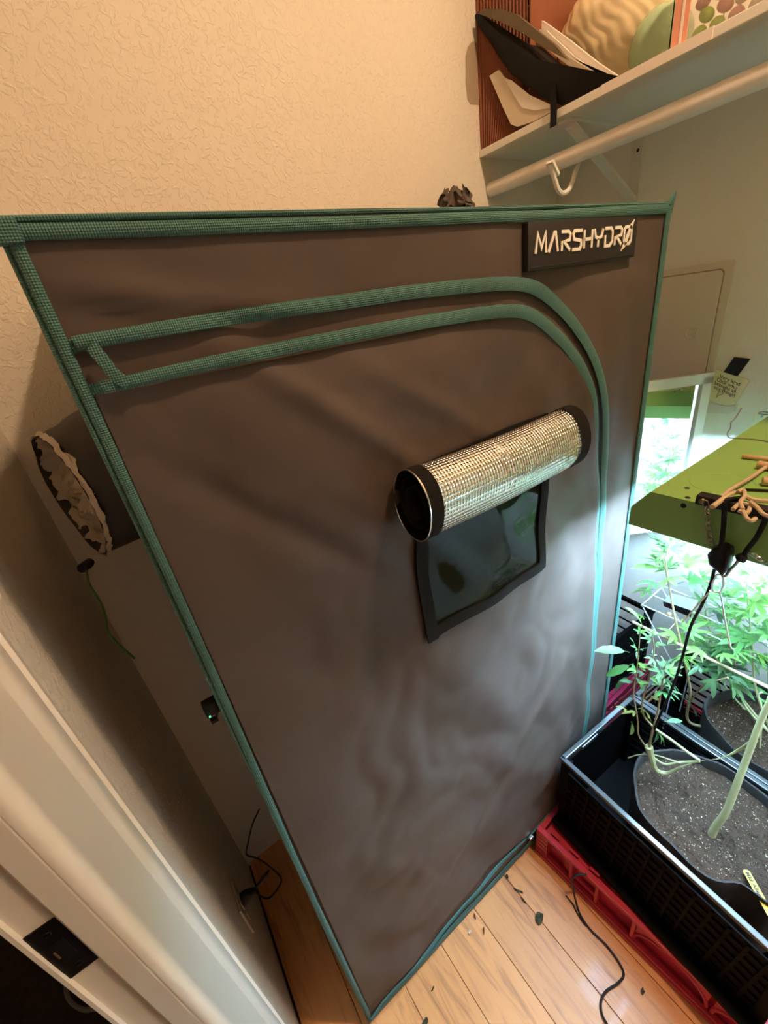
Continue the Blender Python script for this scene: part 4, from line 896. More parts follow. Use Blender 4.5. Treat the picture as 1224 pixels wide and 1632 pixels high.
# solid liner walls low down and diagonal webbing low on the near side, handle slot
P1_('side_web', MB().box((0.004, -0.455, 0.012), (0.0055, -0.02, 0.225)))
P1_('end_web', MB().box((0.02, -0.0055, 0.012), (0.288, -0.004, 0.24)))
n = 0
for k in range(14):
    y0 = -0.035 - 0.030 * k
    P1_('rib', MB().add([(-0.0012, y0, 0.03), (-0.0012, y0 - 0.006, 0.03), (-0.0012, y0 - 0.020, 0.225), (-0.0012, y0 - 0.014, 0.225), (0.004, y0, 0.03), (0.004, y0 - 0.006, 0.03), (0.004, y0 - 0.020, 0.225), (0.004, y0 - 0.014, 0.225)], [(0, 1, 2, 3), (7, 6, 5, 4), (0, 4, 5, 1), (1, 5, 6, 2), (2, 6, 7, 3), (3, 7, 4, 0)]))
P1_('base_flange', MB().box((-0.026, -0.474, 0.0), (0.0, 0.0, 0.016), 0.003))
P1_('handle_slot', MB().box((0.075, -0.010, 0.245), (0.140, -0.0055, 0.258), 0.002), 'rim')
K2 = K1 + Matrix.Rotation(ROT1, 3, 'Z') @ Vector((0.316, -0.004, 0))
c2, P2_ = crate('black_crate', K2, ROT1, 0.300, 0.474, 0.2735, 'black_crate', 'rim', 'black slatted crate against the right wall holding the rear fabric pot', 9)
P2_('end_web', MB().box((0.02, -0.0055, 0.012), (0.28, -0.004, 0.18)))
# folded red crates underneath
def folded_crate(loc, rz, sx, sy, h, m, label):
    r = thing('folded_crate', loc, label, 'crate', None, rz)
    def P(nm, mb, smooth=False): return obj(nm, mb, m, r, local=True, smooth=smooth)
    P('top_rail', MB().box((0, -sy, h - 0.012), (0.016, 0, h), 0.002)); P('top_rail', MB().box((sx - 0.016, -sy, h - 0.012), (sx, 0, h), 0.002))
    P('top_rail', MB().box((0.016, -0.016, h - 0.012), (sx - 0.016, 0, h), 0.002)); P('top_rail', MB().box((0.016, -sy, h - 0.012), (sx - 0.016, -sy + 0.016, h), 0.002))
    P('base_rail', MB().box((-0.004, -sy - 0.002, 0), (sx + 0.004, 0.002, 0.014), 0.003).box((-0.002, -sy, 0.018), (0.010, 0, 0.026), 0.002))
    P('inner_wall', MB().box((0.020, -sy + 0.01, 0.012), (0.023, -0.01, h - 0.012)).box((0.02, -0.013, 0.012), (sx - 0.01, -0.010, h - 0.012)))
    P('tray', MB().box((0.02, -sy + 0.02, h - 0.016), (sx - 0.02, -0.02, h - 0.010)))
    P('corner_block', MB().box((0, -0.036, 0.012), (0.022, 0, h - 0.010), 0.002)); P('corner_block', MB().box((0, -sy, 0.012), (0.022, -sy + 0.036, h - 0.010), 0.002)); P('corner_block', MB().box((sx - 0.022, -0.03, 0.012), (sx, 0, h - 0.010), 0.002)); P('corner_block', MB().box((sx - 0.022, -sy, 0.012), (sx, -sy + 0.03, h - 0.010), 0.002))
    for k in range(4): P('corner_ridge', MB().box((-0.0015, -0.034, 0.034 + 0.0185 * k), (0.004, -0.001, 0.0375 + 0.0185 * k), 0.0008))
    for yy in (-0.105, -0.175, -0.265): P('post', MB().box((0.002, yy - 0.004, 0.022), (0.021, yy + 0.004, h - 0.010), 0.001))
    P('window_bar', MB().box((0.012, -0.10, 0.070), (0.020, -0.04, 0.076), 0.001)); P('window_bar', MB().box((0.012, -0.098, 0.03), (0.020, -0.082, 0.105), 0.001))
    P('lens_web', MB().box((0.010, -0.171, 0.026), (0.018, -0.109, 0.045), 0.002)); P('lens_web', MB().box((0.010, -0.171, 0.092), (0.018, -0.109, 0.110), 0.002))
    for y_c, hw in ((-0.345, 0.075), (-0.50, 0.07)):
        arc = [Vector((0.008, y_c + hw * math.cos(a), 0.030 + 0.066 * math.sin(a))) for a in [PI * k / 16 for k in range(17)]]
        P('handle_arch', MB().tube(arc, 0.0042, 8), True)
        web = MB()
        for k in range(16):
            a, b = arc[k], arc[k + 1]; web.add([a, b, Vector((0.010, b.y, h - 0.012)), Vector((0.010, a.y, h - 0.012))], [(0, 1, 2, 3)])
        P('arch_web', web.solid(0.003, (1, 0, 0)))
    for k in range(9): P('hinge_tab', MB().box((0.019, -0.06 - 0.055 * k, h - 0.002), (0.026, -0.035 - 0.055 * k, h + 0.003), 0.001))
    return r
folded_crate(Vector((0.570, 0.410, 0.0)), math.radians(4.0), 0.372, 0.56, 0.122, 'red', 'folded red plastic crate on the floor under the black crate')
folded_crate(Vector((0.990, 0.390, 0.0)), math.radians(0.0), 0.315, 0.54, 0.122, 'red', 'folded red plastic crate against the right wall, mostly hidden')
# magenta crate between the tent and the right wall, with a black crate on it
c3, P3_ = crate('magenta_crate', Vector((0.945, 0.84, 0.0)), 0, 0.375, 0.37, 0.205, 'magenta', 'magenta', 'deep magenta plastic crate standing between the tent and the right wall', 5)
P3_('side_web', MB().box((0.004, -0.36, 0.012), (0.0055, -0.01, 0.195)).box((0.01, -0.366, 0.012), (0.365, -0.3645, 0.195)))
for k in range(5): P3_('grip_slot', MB().box((0.03 + 0.030 * k, -0.3745, 0.165), (0.05 + 0.030 * k, -0.371, 0.176), 0.001))
for k in range(9): P3_('lid_board', MB().box((0.006 + 0.0405 * k, -0.36, 0.196), (0.044 + 0.0405 * k, -0.006, 0.2045), 0.001))
c4, P4_ = crate('black_crate', Vector((0.952, 0.868, 0.206)), math.radians(-4), 0.355, 0.365, 0.25, 'black_crate', 'black_crate', 'black crate of cables stacked on the magenta crate beside the tent', 6)
P4_('side_web', MB().box((0.004, -0.345, 0.012), (0.0055, -0.02, 0.235)).box((0.02, -0.3615, 0.012), (0.335, -0.360, 0.235)))
gc_ = [onx(a, b, 1.03) for a, b in ((984, 905), (986, 925), (989, 942), (990, 950), (985, 955), (978, 958))]
cbx = thing('cable_tangle', Vector((1.08, 0.66, 0.44)), 'grey cables poking up out of the rear black crate', 'cables')
obj('cable', MB().tube(smooth_path([Vector((1.04, 0.72, 0.44)), Vector((1.05, 0.68, 0.52)), Vector((1.07, 0.645, 0.50)), Vector((1.10, 0.63, 0.455)), Vector((1.12, 0.62, 0.40))], 6), 0.004, 6), 'grey_cable', cbx, smooth=True)
obj('cable', MB().tube(smooth_path([Vector((1.02, 0.66, 0.49)), Vector((1.06, 0.65, 0.50)), Vector((1.10, 0.64, 0.515)), Vector((1.14, 0.62, 0.43))], 6), 0.0035, 6), 'grey_cable', cbx, smooth=True)
obj('adapter', MB().box((1.05, 0.66, 0.40), (1.10, 0.72, 0.45), 0.006), 'black_plastic', cbx, smooth=True)

def rim_r(a, base, seed, fold):
    r = base * (1 + 0.06 * noise.noise(Vector((math.cos(a) * 1.6, math.sin(a) * 1.6, seed))) + 0.02 * noise.noise(Vector((math.cos(a) * 5, math.sin(a) * 5, seed))))
    if fold is not None:
        d = (a - fold + PI) % (2 * PI) - PI; r *= 1 - 0.17 * math.exp(-(d / 0.22) ** 2)
    return r
def pot(cx, cy, zb, zr, zs, R_, seed, fold, label, sqx=1.0, sqy=1.0):
    r = thing('fabric_pot', (cx, cy, zb), label, 'pot')
    n = 64
    def pt(a, k, z): q = rim_r(a, R_, seed, fold if z > zs - 0.02 else None) * k; return Vector((cx + q * math.cos(a) * sqx, cy + q * math.sin(a) * sqy, z + (0.010 * noise.noise(Vector((math.cos(a) * 2, math.sin(a) * 2, seed + 3))) if z > zs else 0)))
    rings = [(0.88, zb), (0.95, zb + 0.06), (0.99, zs), (1.0, zr - 0.004), (0.995, zr), (0.965, zr), (0.955, zr - 0.006), (0.945, zs - 0.012)]
    vs = [pt(2 * PI * k / n, kk, z) for kk, z in rings for k in range(n)]
    fs = [(j * n + k, j * n + (k + 1) % n, (j + 1) * n + (k + 1) % n, (j + 1) * n + k) for j in range(len(rings) - 1) for k in range(n)] + [tuple(range(n - 1, -1, -1))]
    obj('pot_wall', MB().add(vs, fs), 'pot', r, smooth=True)
    def soil(u, v):
        a = 2 * PI * u; q = rim_r(a, R_, seed, fold) * 0.96 * v; p = Vector((cx + q * math.cos(a) * sqx, cy + q * math.sin(a) * sqy, zs))
        p.z += 0.007 * noise.noise(p * 30) + 0.005 * noise.noise(p * 75) - 0.002 + 0.004 * (1 - v); return p
    so = obj('soil', MB().grid(soil, 110, 40, wrapu=True), 'soil', r, smooth=True)
    rnd = random.Random(seed); mb = MB()
    for k in range(1100):
        a = rnd.uniform(0, 2 * PI); v = math.sqrt(rnd.random()) * 0.95; p = soil(a / (2 * PI), v); s = rnd.uniform(0.0008, 0.0026)
        d = [Vector((rnd.uniform(-1, 1), rnd.uniform(-1, 1), rnd.uniform(-0.4, 0.8))) * s for _ in range(4)]
        mb.add([p + Vector((0, 0, 0.0008)) + q for q in d], [(0, 1, 2), (0, 2, 3), (0, 3, 1), (1, 3, 2)])
    obj('soil_chips', mb, 'perlite', r, kind='stuff')
    return r, soil
p1, soil1 = pot(0.780, 0.100, 0.140, 0.398, 0.372, 0.140, 3.0, math.radians(213), 'black fabric pot of dark soil in the front crate', 0.98, 1.22)
p2, soil2 = pot(1.098, 0.081, 0.140, 0.398, 0.366, 0.132, 8.0, None, 'black fabric pot of dark soil in the rear crate', 0.98, 1.20)
# yellow name tag stuck in the front pot
tg = thing('plant_tag', onz(1204, 1418, 0.378), 'yellow plastic name tag lying on the soil of the front pot', 'tag')
tz = 0.385
ta, tb = onz(1188, 1386, tz), onz(1222, 1446, tz + 0.001); tu = (tb - ta).normalized(); tvv = Vector((0, 0, 1)).cross(tu).normalized(); L_ = (tb - ta).length + 0.012; hw = 0.0062
ol = [ta + tu * 0.003 - tvv * hw, ta + tu * L_ - tvv * hw, ta + tu * (L_ + 0.004) + tvv * 0, ta + tu * L_ + tvv * hw, ta + tu * 0.003 + tvv * hw, ta + tvv * (hw - 0.003), ta - tvv * (hw - 0.003)]
obj('strip', MB().prism(ol, (0, 0, -0.0012)), 'tag', tg)
obj('tag_writing', text_mesh('Mid Alien', 0.0105, lambda a, b: ta + tu * (a + 0.004) + tvv * (b - 0.0035) + Vector((0, 0, 0.0005)), 0.0004), 'ink', tg)

# ================================================================== PLANTS
def leaflet(mb, base, ang, length, width, droop, curl=0.25):
    """one serrated finger of a leaf in the leaf's plane (x right, y forward, z up)"""
    d = Vector((math.sin(ang), math.cos(ang), 0)); s = Vector((d.y, -d.x, 0)); n = 7; vs = []
    for k in range(n + 1):
        t = k / n; wd = width * math.sin(PI * min(1, t * 0.92 + 0.06)) ** 0.8 * (1.0 if k % 2 else 0.86) if 0 < k < n else width * (0.12 if k == 0 else 0.0)
        z = -droop * length * t * t; c = base + d * (length * t) + Vector((0, 0, z))
        vs += [c - s * wd * 0.5 + Vector((0, 0, wd * curl * 0.5)), c, c + s * wd * 0.5 + Vector((0, 0, wd * curl * 0.5))]
    fs = []
    for k in range(n): a = 3 * k; fs += [(a, a + 1, a + 4, a + 3), (a + 1, a + 2, a + 5, a + 4)]
    mb.add(vs, fs)
def leaf_mesh(nf, length, width, droop, pet, spread):
    mb = MB(); tip = Vector((0, pet, pet * 0.12))
    mb.tube([Vector((0, 0, 0)), Vector((0, pet * 0.5, pet * 0.10)), tip], [0.0010, 0.0008, 0.0007], 5)
    for k in range(nf):
        f = (k - (nf - 1) / 2) / max(1, (nf - 1) / 2); leaflet(mb, tip, f * spread, length * (1 - 0.52 * abs(f) ** 1.3), width * (1 - 0.3 * abs(f)), droop * (0.7 + 0.6 * abs(f)))
    me = bpy.data.meshes.new('leaf'); me.from_pydata([tuple(p) for p in mb.v], [], mb.f)
    me.polygons.foreach_set('use_smooth', [True] * len(me.polygons)); return me
def with_mat(me, m): c = me.copy(); c.materials.append(M[m]); return c
LV = {}
for key, a in {'seven': (7, 0.078, 0.0165, 0.25, 0.030, 1.75), 'five': (5, 0.066, 0.0165, 0.30, 0.022, 1.35), 'three': (3, 0.046, 0.0145, 0.22, 0.012, 0.9), 'big': (5, 0.085, 0.024, 0.45, 0.030, 1.25), 'single': (1, 0.055, 0.020, 0.35, 0.012, 0), 'narrow': (7, 0.080, 0.0120, 0.15, 0.030, 1.5)}.items():
    me = leaf_mesh(*a)
    for mm in ('leaf', 'leaf_dark', 'leaf_yellow'): LV[key, mm] = with_mat(me, mm)
rnd = random.Random(11)
HYG = onz(1082, 964, 0.63)          # keep the air between the viewer's side and the hygrometer free of leaves
def put_leaf(plant, pos, direction, key='five', m='leaf', scale=1.0, roll=0.0, up=Vector((0, 0, 1))):
    y = Vector(direction).normalized()
    for q_ in (0.02, 0.05, 0.08):
        c_ = Vector(pos) + y * q_ * scale; t_ = (c_ - CAM).dot(HYG - CAM) / (HYG - CAM).length_squared
        if 0 < t_ < 1.03 and (CAM + (HYG - CAM) * t_ - c_).length < 0.050: return None
    x = y.cross(up)
    if x.length < 0.05: x = y.cross(Vector((1, 0, 0)))
    x.normalize(); z = x.cross(y); q = Matrix((x, y, z)).transposed() @ Matrix.Rotation(roll, 3, 'Y')
    o = bpy.data.objects.new('leaf', LV[key, m]); COL.objects.link(o); o.parent = plant
    o.matrix_local = Matrix.Translation(Vector(pos) - base_of(plant)) @ q.to_4x4() @ Matrix.Scale(scale, 4)
    return o
def shoot(plant, pts, r0, r1, m, nodes, keys, lm, sc, start=0.15, tipcl=True, name='stem'):
    P = smooth_path(pts, 8); L = len(P)
    st = obj(name, MB().tube(P, [r0 + (r1 - r0) * k / (L - 1) for k in range(L)], 8), m, plant, smooth=True)
    ph = rnd.uniform(0, 6.28)
    for k in range(nodes):
        t = start + (0.97 - start) * (k + 0.5) / nodes; i_ = min(L - 2, int(t * (L - 1))); p = P[i_]; tn = (P[i_ + 1] - P[i_]).normalized()
        ph += 1.57 + rnd.uniform(-0.4, 0.4)
        for s in (0, PI):
            a = ph + s + rnd.uniform(-0.3, 0.3); el = 0.10 + 0.75 * t ** 3 + rnd.uniform(-0.2, 0.2)
            d = Vector((math.cos(a) * math.cos(el), math.sin(a) * math.cos(el), math.sin(el)))
            put_leaf(plant, p, d, rnd.choice(keys), lm if rnd.random() < 0.85 else ('leaf' if lm == 'leaf_dark' else 'leaf_dark'), sc * (1.05 - 0.45 * t * t) * rnd.uniform(0.8, 1.15), rnd.uniform(-0.5, 0.5))
    if tipcl:
        for k in range(4):
            a = ph + k * 1.6; put_leaf(plant, P[-1], Vector((math.cos(a), math.sin(a), 1.1)), 'three', lm, sc * 0.55, rnd.uniform(-0.4, 0.4))
    return st

# front plant: thick pale trunk bent over, one trained branch running back to the rope and sending up small shoots
A = thing('cannabis_plant', onz(1136, 1327, 0.372), 'trained plant with a thick pale trunk in the front pot', 'plant')
def vat(x, y, a, b):
    """point of the pixel's ray that stands above the plan position (x, y)"""
    x *= KS; y *= KS
    d = ray(a, b); t = (x * d.x + y * d.y) / (d.x ** 2 + d.y ** 2); return CAM + d * t
trunk = [onz(1133, 1334, 0.362), vat(0.800, 0.0995, 1140, 1318), vat(0.815, 0.100, 1158, 1292), vat(0.845, 0.100, 1180, 1235), vat(0.862, 0.100, 1195, 1195), vat(0.875, 0.100, 1212, 1150), vat(0.885, 0.098, 1232, 1105), vat(0.90, 0.098, 1262, 1020)]
tr_ = smooth_path(trunk, 8)
obj('trunk', MB().tube(tr_, [0.0078 - 0.0030 * k / (len(tr_) - 1) for k in range(len(tr_))], 10), 'stem', A, smooth=True)
b1 = [vat(0.868, 0.101, 1203, 1180), vat(0.885, 0.125, 1178, 1195), vat(0.88, 0.16, 1150, 1208), vat(0.86, 0.20, 1115, 1213), vat(0.84, 0.23, 1085, 1222), vat(0.825, 0.25, 1062, 1232), vat(0.815, 0.262, 1045, 1226), vat(0.812, 0.266, 1038, 1206), vat(0.812, 0.272, 1034, 1190)]
obj('branch', MB().tube(smooth_path(b1, 8), [0.0046, 0.0045, 0.0042] + [0.004 - 0.00022 * k for k in range(62)][:len(smooth_path(b1, 8)) - 3], 8), 'stem', A, smooth=True)
b2 = [b1[3], vat(0.845, 0.225, 1085, 1215), vat(0.83, 0.245, 1060, 1218), vat(0.818, 0.258, 1043, 1208), vat(0.812, 0.266, 1036, 1200)]
obj('branch', MB().tube(smooth_path(b2, 8), 0.0026, 8), 'stem', A, smooth=True)
b3 = [b1[3] + Vector((0, 0, 0.002)), vat(0.858, 0.222, 1092, 1196), vat(0.845, 0.25, 1068, 1178), vat(0.838, 0.268, 1050, 1166), vat(0.835, 0.276, 1042, 1160)]
obj('branch', MB().tube(smooth_path(b3, 8), 0.0031, 8), 'stem', A, smooth=True)
obj('root_shoot', MB().tube(smooth_path([vat(0.802, 0.288, 1001, 1208), vat(0.806, 0.28, 1018, 1203), vat(0.815, 0.26, 1042, 1203), vat(0.828, 0.245, 1066, 1210), vat(0.84, 0.23, 1084, 1216)], 8), 0.0015, 6), 'stem', A, smooth=True)
shoot(A, [trunk[-1], trunk[-1] + Vector((0.02, -0.03, 0.10)), trunk[-1] + Vector((0.05, -0.04, 0.19))], 0.0040, 0.0016, 'stem', 6, ['seven', 'five'], 'leaf', 0.85, 0.2)
# upright shoots from the tied point
S0 = vat(0.812, 0.268, 1034, 1196)
shoot(A, [S0, vat(0.806, 0.288, 1018, 1172), vat(0.805, 0.30, 1016, 1145), vat(0.80, 0.32, 1010, 1108), vat(0.80, 0.33, 1012, 1085), vat(0.80, 0.33, 1016, 1060), vat(0.80, 0.33, 1020, 1010)], 0.0020, 0.0010, 'stem_brown', 5, ['three', 'five', 'single'], 'leaf', 0.62, 0.62)
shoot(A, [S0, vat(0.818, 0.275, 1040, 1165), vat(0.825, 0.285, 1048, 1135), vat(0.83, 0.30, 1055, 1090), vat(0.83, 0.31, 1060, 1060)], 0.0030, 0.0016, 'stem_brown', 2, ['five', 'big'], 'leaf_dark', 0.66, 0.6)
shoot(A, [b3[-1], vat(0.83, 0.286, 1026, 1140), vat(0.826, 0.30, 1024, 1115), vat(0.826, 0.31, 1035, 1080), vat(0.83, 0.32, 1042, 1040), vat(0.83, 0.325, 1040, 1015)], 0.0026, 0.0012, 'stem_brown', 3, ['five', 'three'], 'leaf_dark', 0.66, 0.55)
for (a, b, dx, dy, dz, key, lm, sc) in (
    (1003, 1040, -0.55, 0.35, 0.25, 'single', 'leaf_dark', 1.2), (1012, 1030, -0.2, 0.1, 0.5, 'three', 'leaf', 0.6), (1024, 1000, -0.3, 0.3, 0.9, 'single', 'leaf', 1.0), (1028, 1005, 0.6, -0.5, 0.2, 'single', 'leaf_dark', 1.0),
    (1010, 1058, -0.5, 0.3, -0.2, 'single', 'leaf', 1.0), (1012, 1075, 0.3, -0.2, -0.6, 'single', 'leaf', 0.8), (1006, 1076, -0.4, 0.2, -0.35, 'single', 'leaf_dark', 0.85),
    (1040, 1060, 0.5, -0.4, -0.2, 'five', 'leaf_dark', 0.7), (1048, 1078, 0.4, -0.4, -0.35, 'big', 'leaf_dark', 0.55), (1055, 1100, 0.5, -0.5, -0.1, 'five', 'leaf_dark', 0.5),
    (1018, 1135, -0.5, 0.4, 0.0, 'three', 'leaf_yellow', 0.7), (1000, 1132, -0.4, 0.3, 0.35, 'three', 'leaf_yellow', 0.6), (1022, 1130, 0.4, -0.2, -0.5, 'big', 'leaf_yellow', 0.42), (1006, 1150, 0.15, -0.1, -0.8, 'single', 'leaf_yellow', 0.75),
    (1048, 1168, 0.25, -0.3, -0.7, 'three', 'leaf', 0.85), (1046, 1164, 0.0, -0.1, -0.9, 'single', 'leaf', 0.8), (1058, 1150, 0.6, -0.5, 0.1, 'single', 'leaf', 0.6), (1044, 1120, 0.5, 0.2, 0.2, 'three', 'leaf_yellow', 0.55)):
    put_leaf(A, vat(0.81 + (b < 1100) * 0.005, 0.29 + (1200 - b) * 0.00025, a, b), (dx, dy, dz), key, lm, sc, rnd.uniform(-0.4, 0.4))

# tall plant at the left of the rear crate, reaching up to the light
B = thing('cannabis_plant', (1.03, 0.17, 0.365), 'tall plant with long serrated leaves rising towards the mirror', 'plant')
st = [soil2(0.33, 0.7), onx(1098, 1150, 1.04), onx(1100, 1100, 1.03), onx(1088, 1040, 1.035), onx(1076, 985, 1.04), onx(1064, 920, 1.05), onx(1062, 885, 1.05), onx(1070, 862, 1.05)]
shoot(B, st, 0.0040, 0.0016, 'stem_brown', 8, ['seven', 'five', 'narrow', 'narrow'], 'leaf', 0.86, 0.40)
shoot(B, [onx(1064, 925, 1.05), onx(1058, 895, 1.06), onx(1054, 875, 1.06)], 0.0016, 0.0010, 'stem', 2, ['five', 'three'], 'leaf', 0.75, 0.3)
for (a, b, X, dx, dy, dz, key, sc) in ((1058, 908, 1.05, -0.6, 0.5, 0.25, 'single', 1.25), (1052, 930, 1.05, -0.6, 0.5, 0.1, 'five', 0.7), (1062, 880, 1.05, -0.3, 0.35, 0.75, 'five', 0.8), (1066, 850, 1.05, -0.2, 0.3, 0.6, 'three', 0.9), (1072, 900, 1.05, 0.6, -0.7, 0.15, 'seven', 0.95), (1080, 930, 1.05, 0.6, -0.6, 0.2, 'seven', 0.9), (1085, 870, 1.06, 0.7, -0.5, 0.3, 'seven', 0.95), (1120, 880, 1.08, 0.5, -0.8, 0.1, 'seven', 0.95), (1046, 940, 1.06, -0.4, 0.5, -0.1, 'five', 0.7), (1030, 985, 1.08, -0.3, 0.3, 0.2, 'narrow', 0.5),
    (1130, 1070, 0.98, -0.2, -0.3, -0.5, 'big', 0.6), (1120, 1060, 0.98, -0.6, 0.2, -0.2, 'three', 0.8), (1150, 1085, 0.97, 0.5, -0.6, -0.35, 'big', 0.75), (1156, 1075, 0.97, 0.6, -0.7, -0.5, 'single', 1.2), (1085, 1110, 0.97, 0.3, -0.35, -0.5, 'single', 1.2)):
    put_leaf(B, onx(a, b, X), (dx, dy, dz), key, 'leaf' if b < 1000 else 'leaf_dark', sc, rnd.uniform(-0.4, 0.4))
obj('branch', MB().tube(smooth_path([onx(1099, 1120, 1.035), onx(1118, 1095, 1.0), onx(1140, 1086, 0.98), onx(1160, 1080, 0.97)], 8), [0.0022] * 25, 7), 'stem_brown', B, smooth=True)

# broad bushy plant filling the middle under the light
Cp = thing('cannabis_plant', (1.098, 0.09, 0.365), 'bushy bright green plant spreading under the middle of the grow light', 'plant')
s0 = soil2(0.1, 0.15)
for (pts, nd, sc, mm) in (
    ([s0, onx(1185, 1120, 1.12), onx(1172, 1060, 1.14), onx(1164, 1020, 1.14), onx(1160, 985, 1.14), onx(1158, 950, 1.14)], 7, 0.92, 'leaf'),
    ([s0, onx(1205, 1100, 1.10), onx(1200, 1040, 1.10), onx(1195, 990, 1.10), onx(1190, 945, 1.10), onx(1192, 915, 1.10)], 7, 0.95, 'leaf'),
    ([s0, onx(1225, 1080, 1.08), onx(1228, 1010, 1.07), onx(1226, 960, 1.06), onx(1224, 920, 1.06)], 7, 0.92, 'leaf'),
    ([s0, onx(1160, 1100, 1.18), onx(1142, 1050, 1.20), onx(1130, 1000, 1.21), onx(1122, 960, 1.21), onx(1118, 920, 1.20)], 7, 0.95, 'leaf'),
    ([s0, onx(1165, 1090, 1.14), onx(1150, 1062, 1.12), onx(1140, 1045, 1.10)], 5, 0.85, 'leaf_dark')):
    shoot(Cp, pts, 0.0030, 0.0013, 'stem', nd, ['seven', 'five', 'narrow', 'seven'], mm, sc, 0.38)
for (a, b, X, dx, dy, dz, key, sc) in ((1160, 955, 1.10, 0.5, -0.9, 0.05, 'single', 1.3), (1205, 1000, 1.05, 0.5, -0.9, 0.1, 'big', 0.7), (1190, 1040, 1.06, 0.4, -0.8, -0.1, 'big', 0.7), (1200, 930, 1.06, 0.3, -0.7, 0.2, 'seven', 0.9), (1150, 940, 1.12, -0.5, 0.3, 0.3, 'five', 0.7), (1130, 1035, 1.02, -0.7, 0.4, 0.0, 'narrow', 0.75), (1150, 1035, 1.02, 0.5, -0.6, 0.0, 'narrow', 0.75), (1140, 1040, 1.02, -0.1, -0.5, 0.2, 'seven', 0.6), (1200, 1110, 0.98, 0.3, -0.5, -0.2, 'five', 0.5)):
    put_leaf(Cp, onx(a, b, X), (dx, dy, dz), key, 'leaf', sc, rnd.uniform(-0.4, 0.4))
# tall shoots close to the wall, seen mainly in the mirror
E_ = thing('cannabis_plant', (1.16, 0.04, 0.365), 'tall plant close to the right wall, seen in the mirror', 'plant')
for (x1_, y1_, z1_) in ((1.20, 0.16, 1.05), (1.235, 0.05, 1.04), (1.25, 0.22, 0.98)):
    shoot(E_, [Vector((1.16, 0.05, 0.362)), Vector((1.18, 0.06, 0.55)), Vector((x1_, y1_ - 0.02, 0.80)), Vector((x1_, y1_, z1_))], 0.0030, 0.0013, 'stem', 7, ['seven', 'five', 'narrow'], 'leaf', 0.85, 0.45)
# small dead sprig in the rear pot
D = thing('bare_sprig', onz(1212, 1180, 0.366), 'small leafless pale sprig forking out of the soil at the right', 'plant')
obj('stem', MB().tube(smooth_path([onx(1211, 1192, 0.955), onx(1213, 1165, 0.955), onx(1217, 1140, 0.955), onx(1212, 1122, 0.955), onx(1209, 1108, 0.955), onx(1214, 1103, 0.955)], 6), 0.0018, 6), 'stem', D, smooth=True)
obj('twig', MB().tube(smooth_path([onx(1217, 1140, 0.955), onx(1224, 1126, 0.955), onx(1230, 1118, 0.955)], 5), 0.0014, 6), 'stem', D, smooth=True)

# white wire rack carrying the stems, and the bamboo stake laid across it
rk = thing('wire_rack', (1.17, 0.1, 0.139), 'white wire plant rack standing in the rear crate under the leaves', 'rack')
RZ = 0.60
for X, y0, y1 in ((1.107, 0.452, -0.30), (1.171, 0.452, -0.30), (1.235, 0.452, -0.30), (1.305, 0.452, -0.30)):
    obj('rod', MB().tube([(X, y0, RZ), (X, y1, RZ)], 0.0019, 8), 'rack', rk, smooth=True)
for yy in (0.452, 0.20, -0.05, -0.30): obj('cross_rod', MB().tube([(1.107, yy, RZ - 0.0045), (1.305, yy, RZ - 0.0045)], 0.0016, 8), 'rack', rk, smooth=True)
for X in (1.107, 1.225):
    for yy in (0.33, -0.05): obj('leg', MB().tube([(X, yy + (0.12 if yy > 0 else 0), RZ), (X, yy, 0.42), (X, yy, 0.139)], 0.0018, 8), 'rack', rk, smooth=True)
obj('end_cap', MB().tube([(1.235, onz(1176, 939, RZ).y, RZ), (1.235, onz(1176, 939, RZ).y - 0.012, RZ)], 0.005, 10), 'red', rk)
obj('end_cap', MB().tube([(1.171, 0.190, RZ), (1.171, 0.174, RZ)], 0.0065, 10), 'rack', rk)
obj('clamp', MB().tube([(1.107, 0.225, RZ), (1.107, 0.192, RZ)], 0.0048, 10), 'black_plastic', rk)
o = obj('bamboo_stake', MB().tube([(1.013, 0.428 - 0.6 * k / 12, 0.605) for k in range(13)], [0.0036 + 0.0006 * (k % 3 == 0) for k in range(13)], 8).tube([(1.013, 0.35, 0.6005), (1.107, 0.35, 0.6065)], 0.0012, 5).tube([(1.013, -0.1, 0.6005), (1.107, -0.1, 0.6065)], 0.0012, 5), 'bamboo', smooth=True); tag(recentre(o), 'tan bamboo stake tied along the near side of the white rack', 'stake')
# little thermometer with an LCD resting on the rack
th = thing('hygrometer', onz(1085, 975, RZ + 0.003), 'silver digital hygrometer with a green screen on the white rack', 'hygrometer')
h0, h1, h2, h3 = (onz(a, b, RZ + zz) for a, b, zz in ((1057, 958, 0.030), (1069, 945, 0.050), (1113, 957, 0.050), (1103, 973, 0.030)))
dv = Vector((0.006, 0.002, -0.014))
obj('case', MB().prism([h0, h1, h2, h3], dv), 'lcd_case', th)
mid = lambda a, b, t: a.lerp(b, t)
scr = [mid(mid(h0, h3, u), mid(h1, h2, u), v) - dv * 0.05 for u, v in ((0.18, 0.12), (0.18, 0.86), (0.90, 0.86), (0.90, 0.12))]
obj('screen', MB().prism(scr, dv * 0.03), 'lcd', th)
f0, f1 = onz(1058, 966, RZ + 0.004), onz(1101, 984, RZ + 0.004)
obj('base_strip', MB().prism([h0 + dv * 0.1, h3 + dv * 0.1, f1, f0], Vector((0.012, 0.004, -0.001))), 'black_plastic', th)
obj('clip', MB().ball(onz(1066, 979, RZ + 0.004), 0.007, 10, 8, 0.1), 'wood', th, smooth=True)

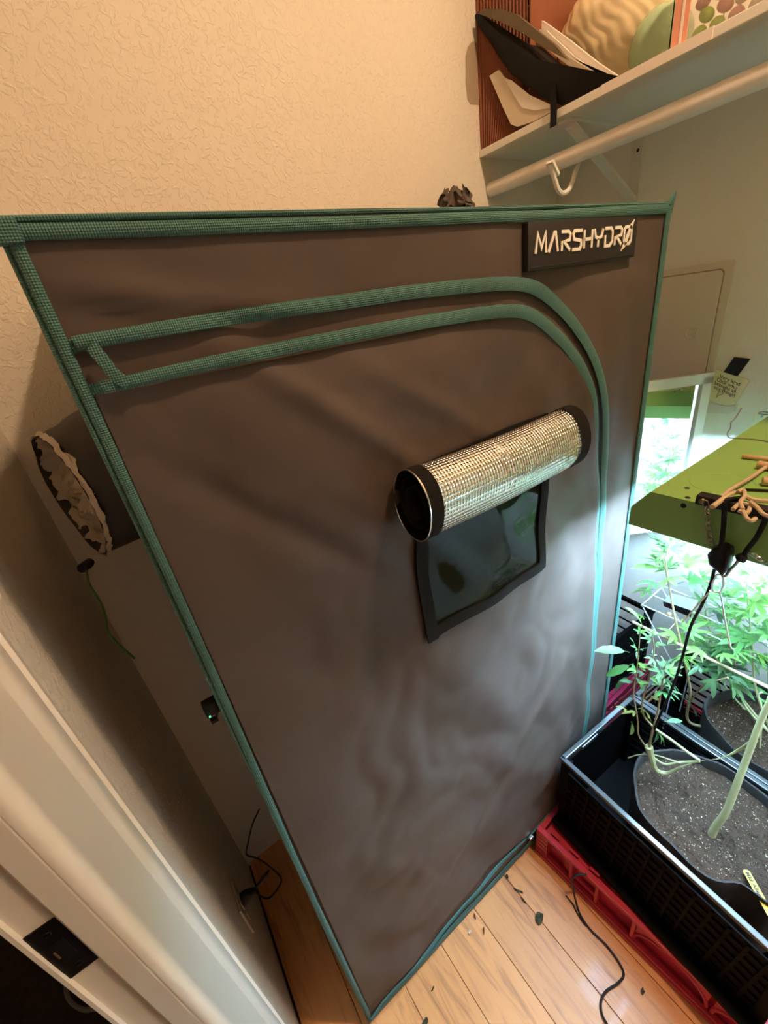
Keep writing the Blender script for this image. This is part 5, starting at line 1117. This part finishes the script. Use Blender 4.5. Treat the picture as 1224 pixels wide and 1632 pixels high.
# ================================================================== FLOOR BITS
fc = [onz(935, 1394, 0.128), onz(922, 1394, 0.127), onz(912, 1402, 0.112), onz(915, 1425, 0.050), onz(921, 1448, 0.004), onz(927, 1462, 0.004), onz(942, 1483, 0.004), onz(965, 1505, 0.004), onz(984, 1530, 0.004), onz(994, 1552, 0.004), onz(985, 1567, 0.004), onz(966, 1580, 0.004), onz(958, 1596, 0.004), onz(960, 1618, 0.004), onz(975, 1645, 0.004), onz(985, 1670, 0.004)]
tag(recentre(obj('extension_cord', MB().tube(smooth_path(fc, 8), 0.0027, 8), 'cable', smooth=True)), 'black power cord looping from the red crate across the floor', 'cord')
f2 = [onz(902, 1427, 0.004), onz(912, 1440, 0.004), onz(920, 1455, 0.004), onz(928, 1468, 0.004), onz(934, 1476, 0.003)]
tag(recentre(obj('thin_cord', MB().tube(smooth_path(f2, 6), 0.0016, 6), 'cable', smooth=True)), 'short thin black cord beside the red crate', 'cord')
def scrap(a, b, rx, ry, ang, m, label, jag=0.35):
    c = onz(a, b, 0.001); n = 14; top = []; ca, sa = math.cos(ang), math.sin(ang)
    for k in range(n):
        t = 2 * PI * k / n; r = 1 + jag * noise.noise(Vector((math.cos(t) * 1.7, math.sin(t) * 1.7, a * 0.37)))
        x_, y_ = rx * r * math.cos(t), ry * r * math.sin(t); top.append(Vector((c.x + x_ * ca - y_ * sa, c.y + x_ * sa + y_ * ca, 0.0022 + 0.0025 * (1 + math.sin(3 * t + a)))))
    o = obj('leaf_scrap', MB().prism(top, (0, 0, -0.0008), 0.2, -0.001), m); recentre(o); o.location.z = 0.0006
    tag(o, label, 'leaf')
scrap(859, 1464, 0.014, 0.010, 0.3, 'dry', 'largest dark dried leaf on the floor')
scrap(826, 1420, 0.014, 0.003, 2.1, 'dry', 'twisted olive leaf scrap near the tent zip')
scrap(808, 1398, 0.006, 0.004, 0.9, 'dry', 'small olive scrap at the tent bottom edge')
scrap(834, 1435, 0.009, 0.002, 1.6, 'dry', 'thin olive sliver above the largest dried leaf')
scrap(749, 1486, 0.006, 0.004, 1.0, 'dry_pale', 'small cream petal scrap on the floor')
scrap(771, 1484, 0.008, 0.0015, 0.8, 'dry', 'thin brown sliver right of the cream petal scrap')
scrap(757, 1461, 0.006, 0.002, 1.2, 'dry', 'tiny brown scrap touching the tent edge')
scrap(690, 1576, 0.006, 0.0015, 0.2, 'dry', 'tiny curled scrap on the plank nearest the viewer')
scrap(1024, 1580, 0.006, 0.004, 0.2, 'dry', 'small dark crumb beside the red crate')
scrap(678, 1631, 0.010, 0.006, 0.2, 'dry', 'dark scrap at the bottom edge by the tent corner')
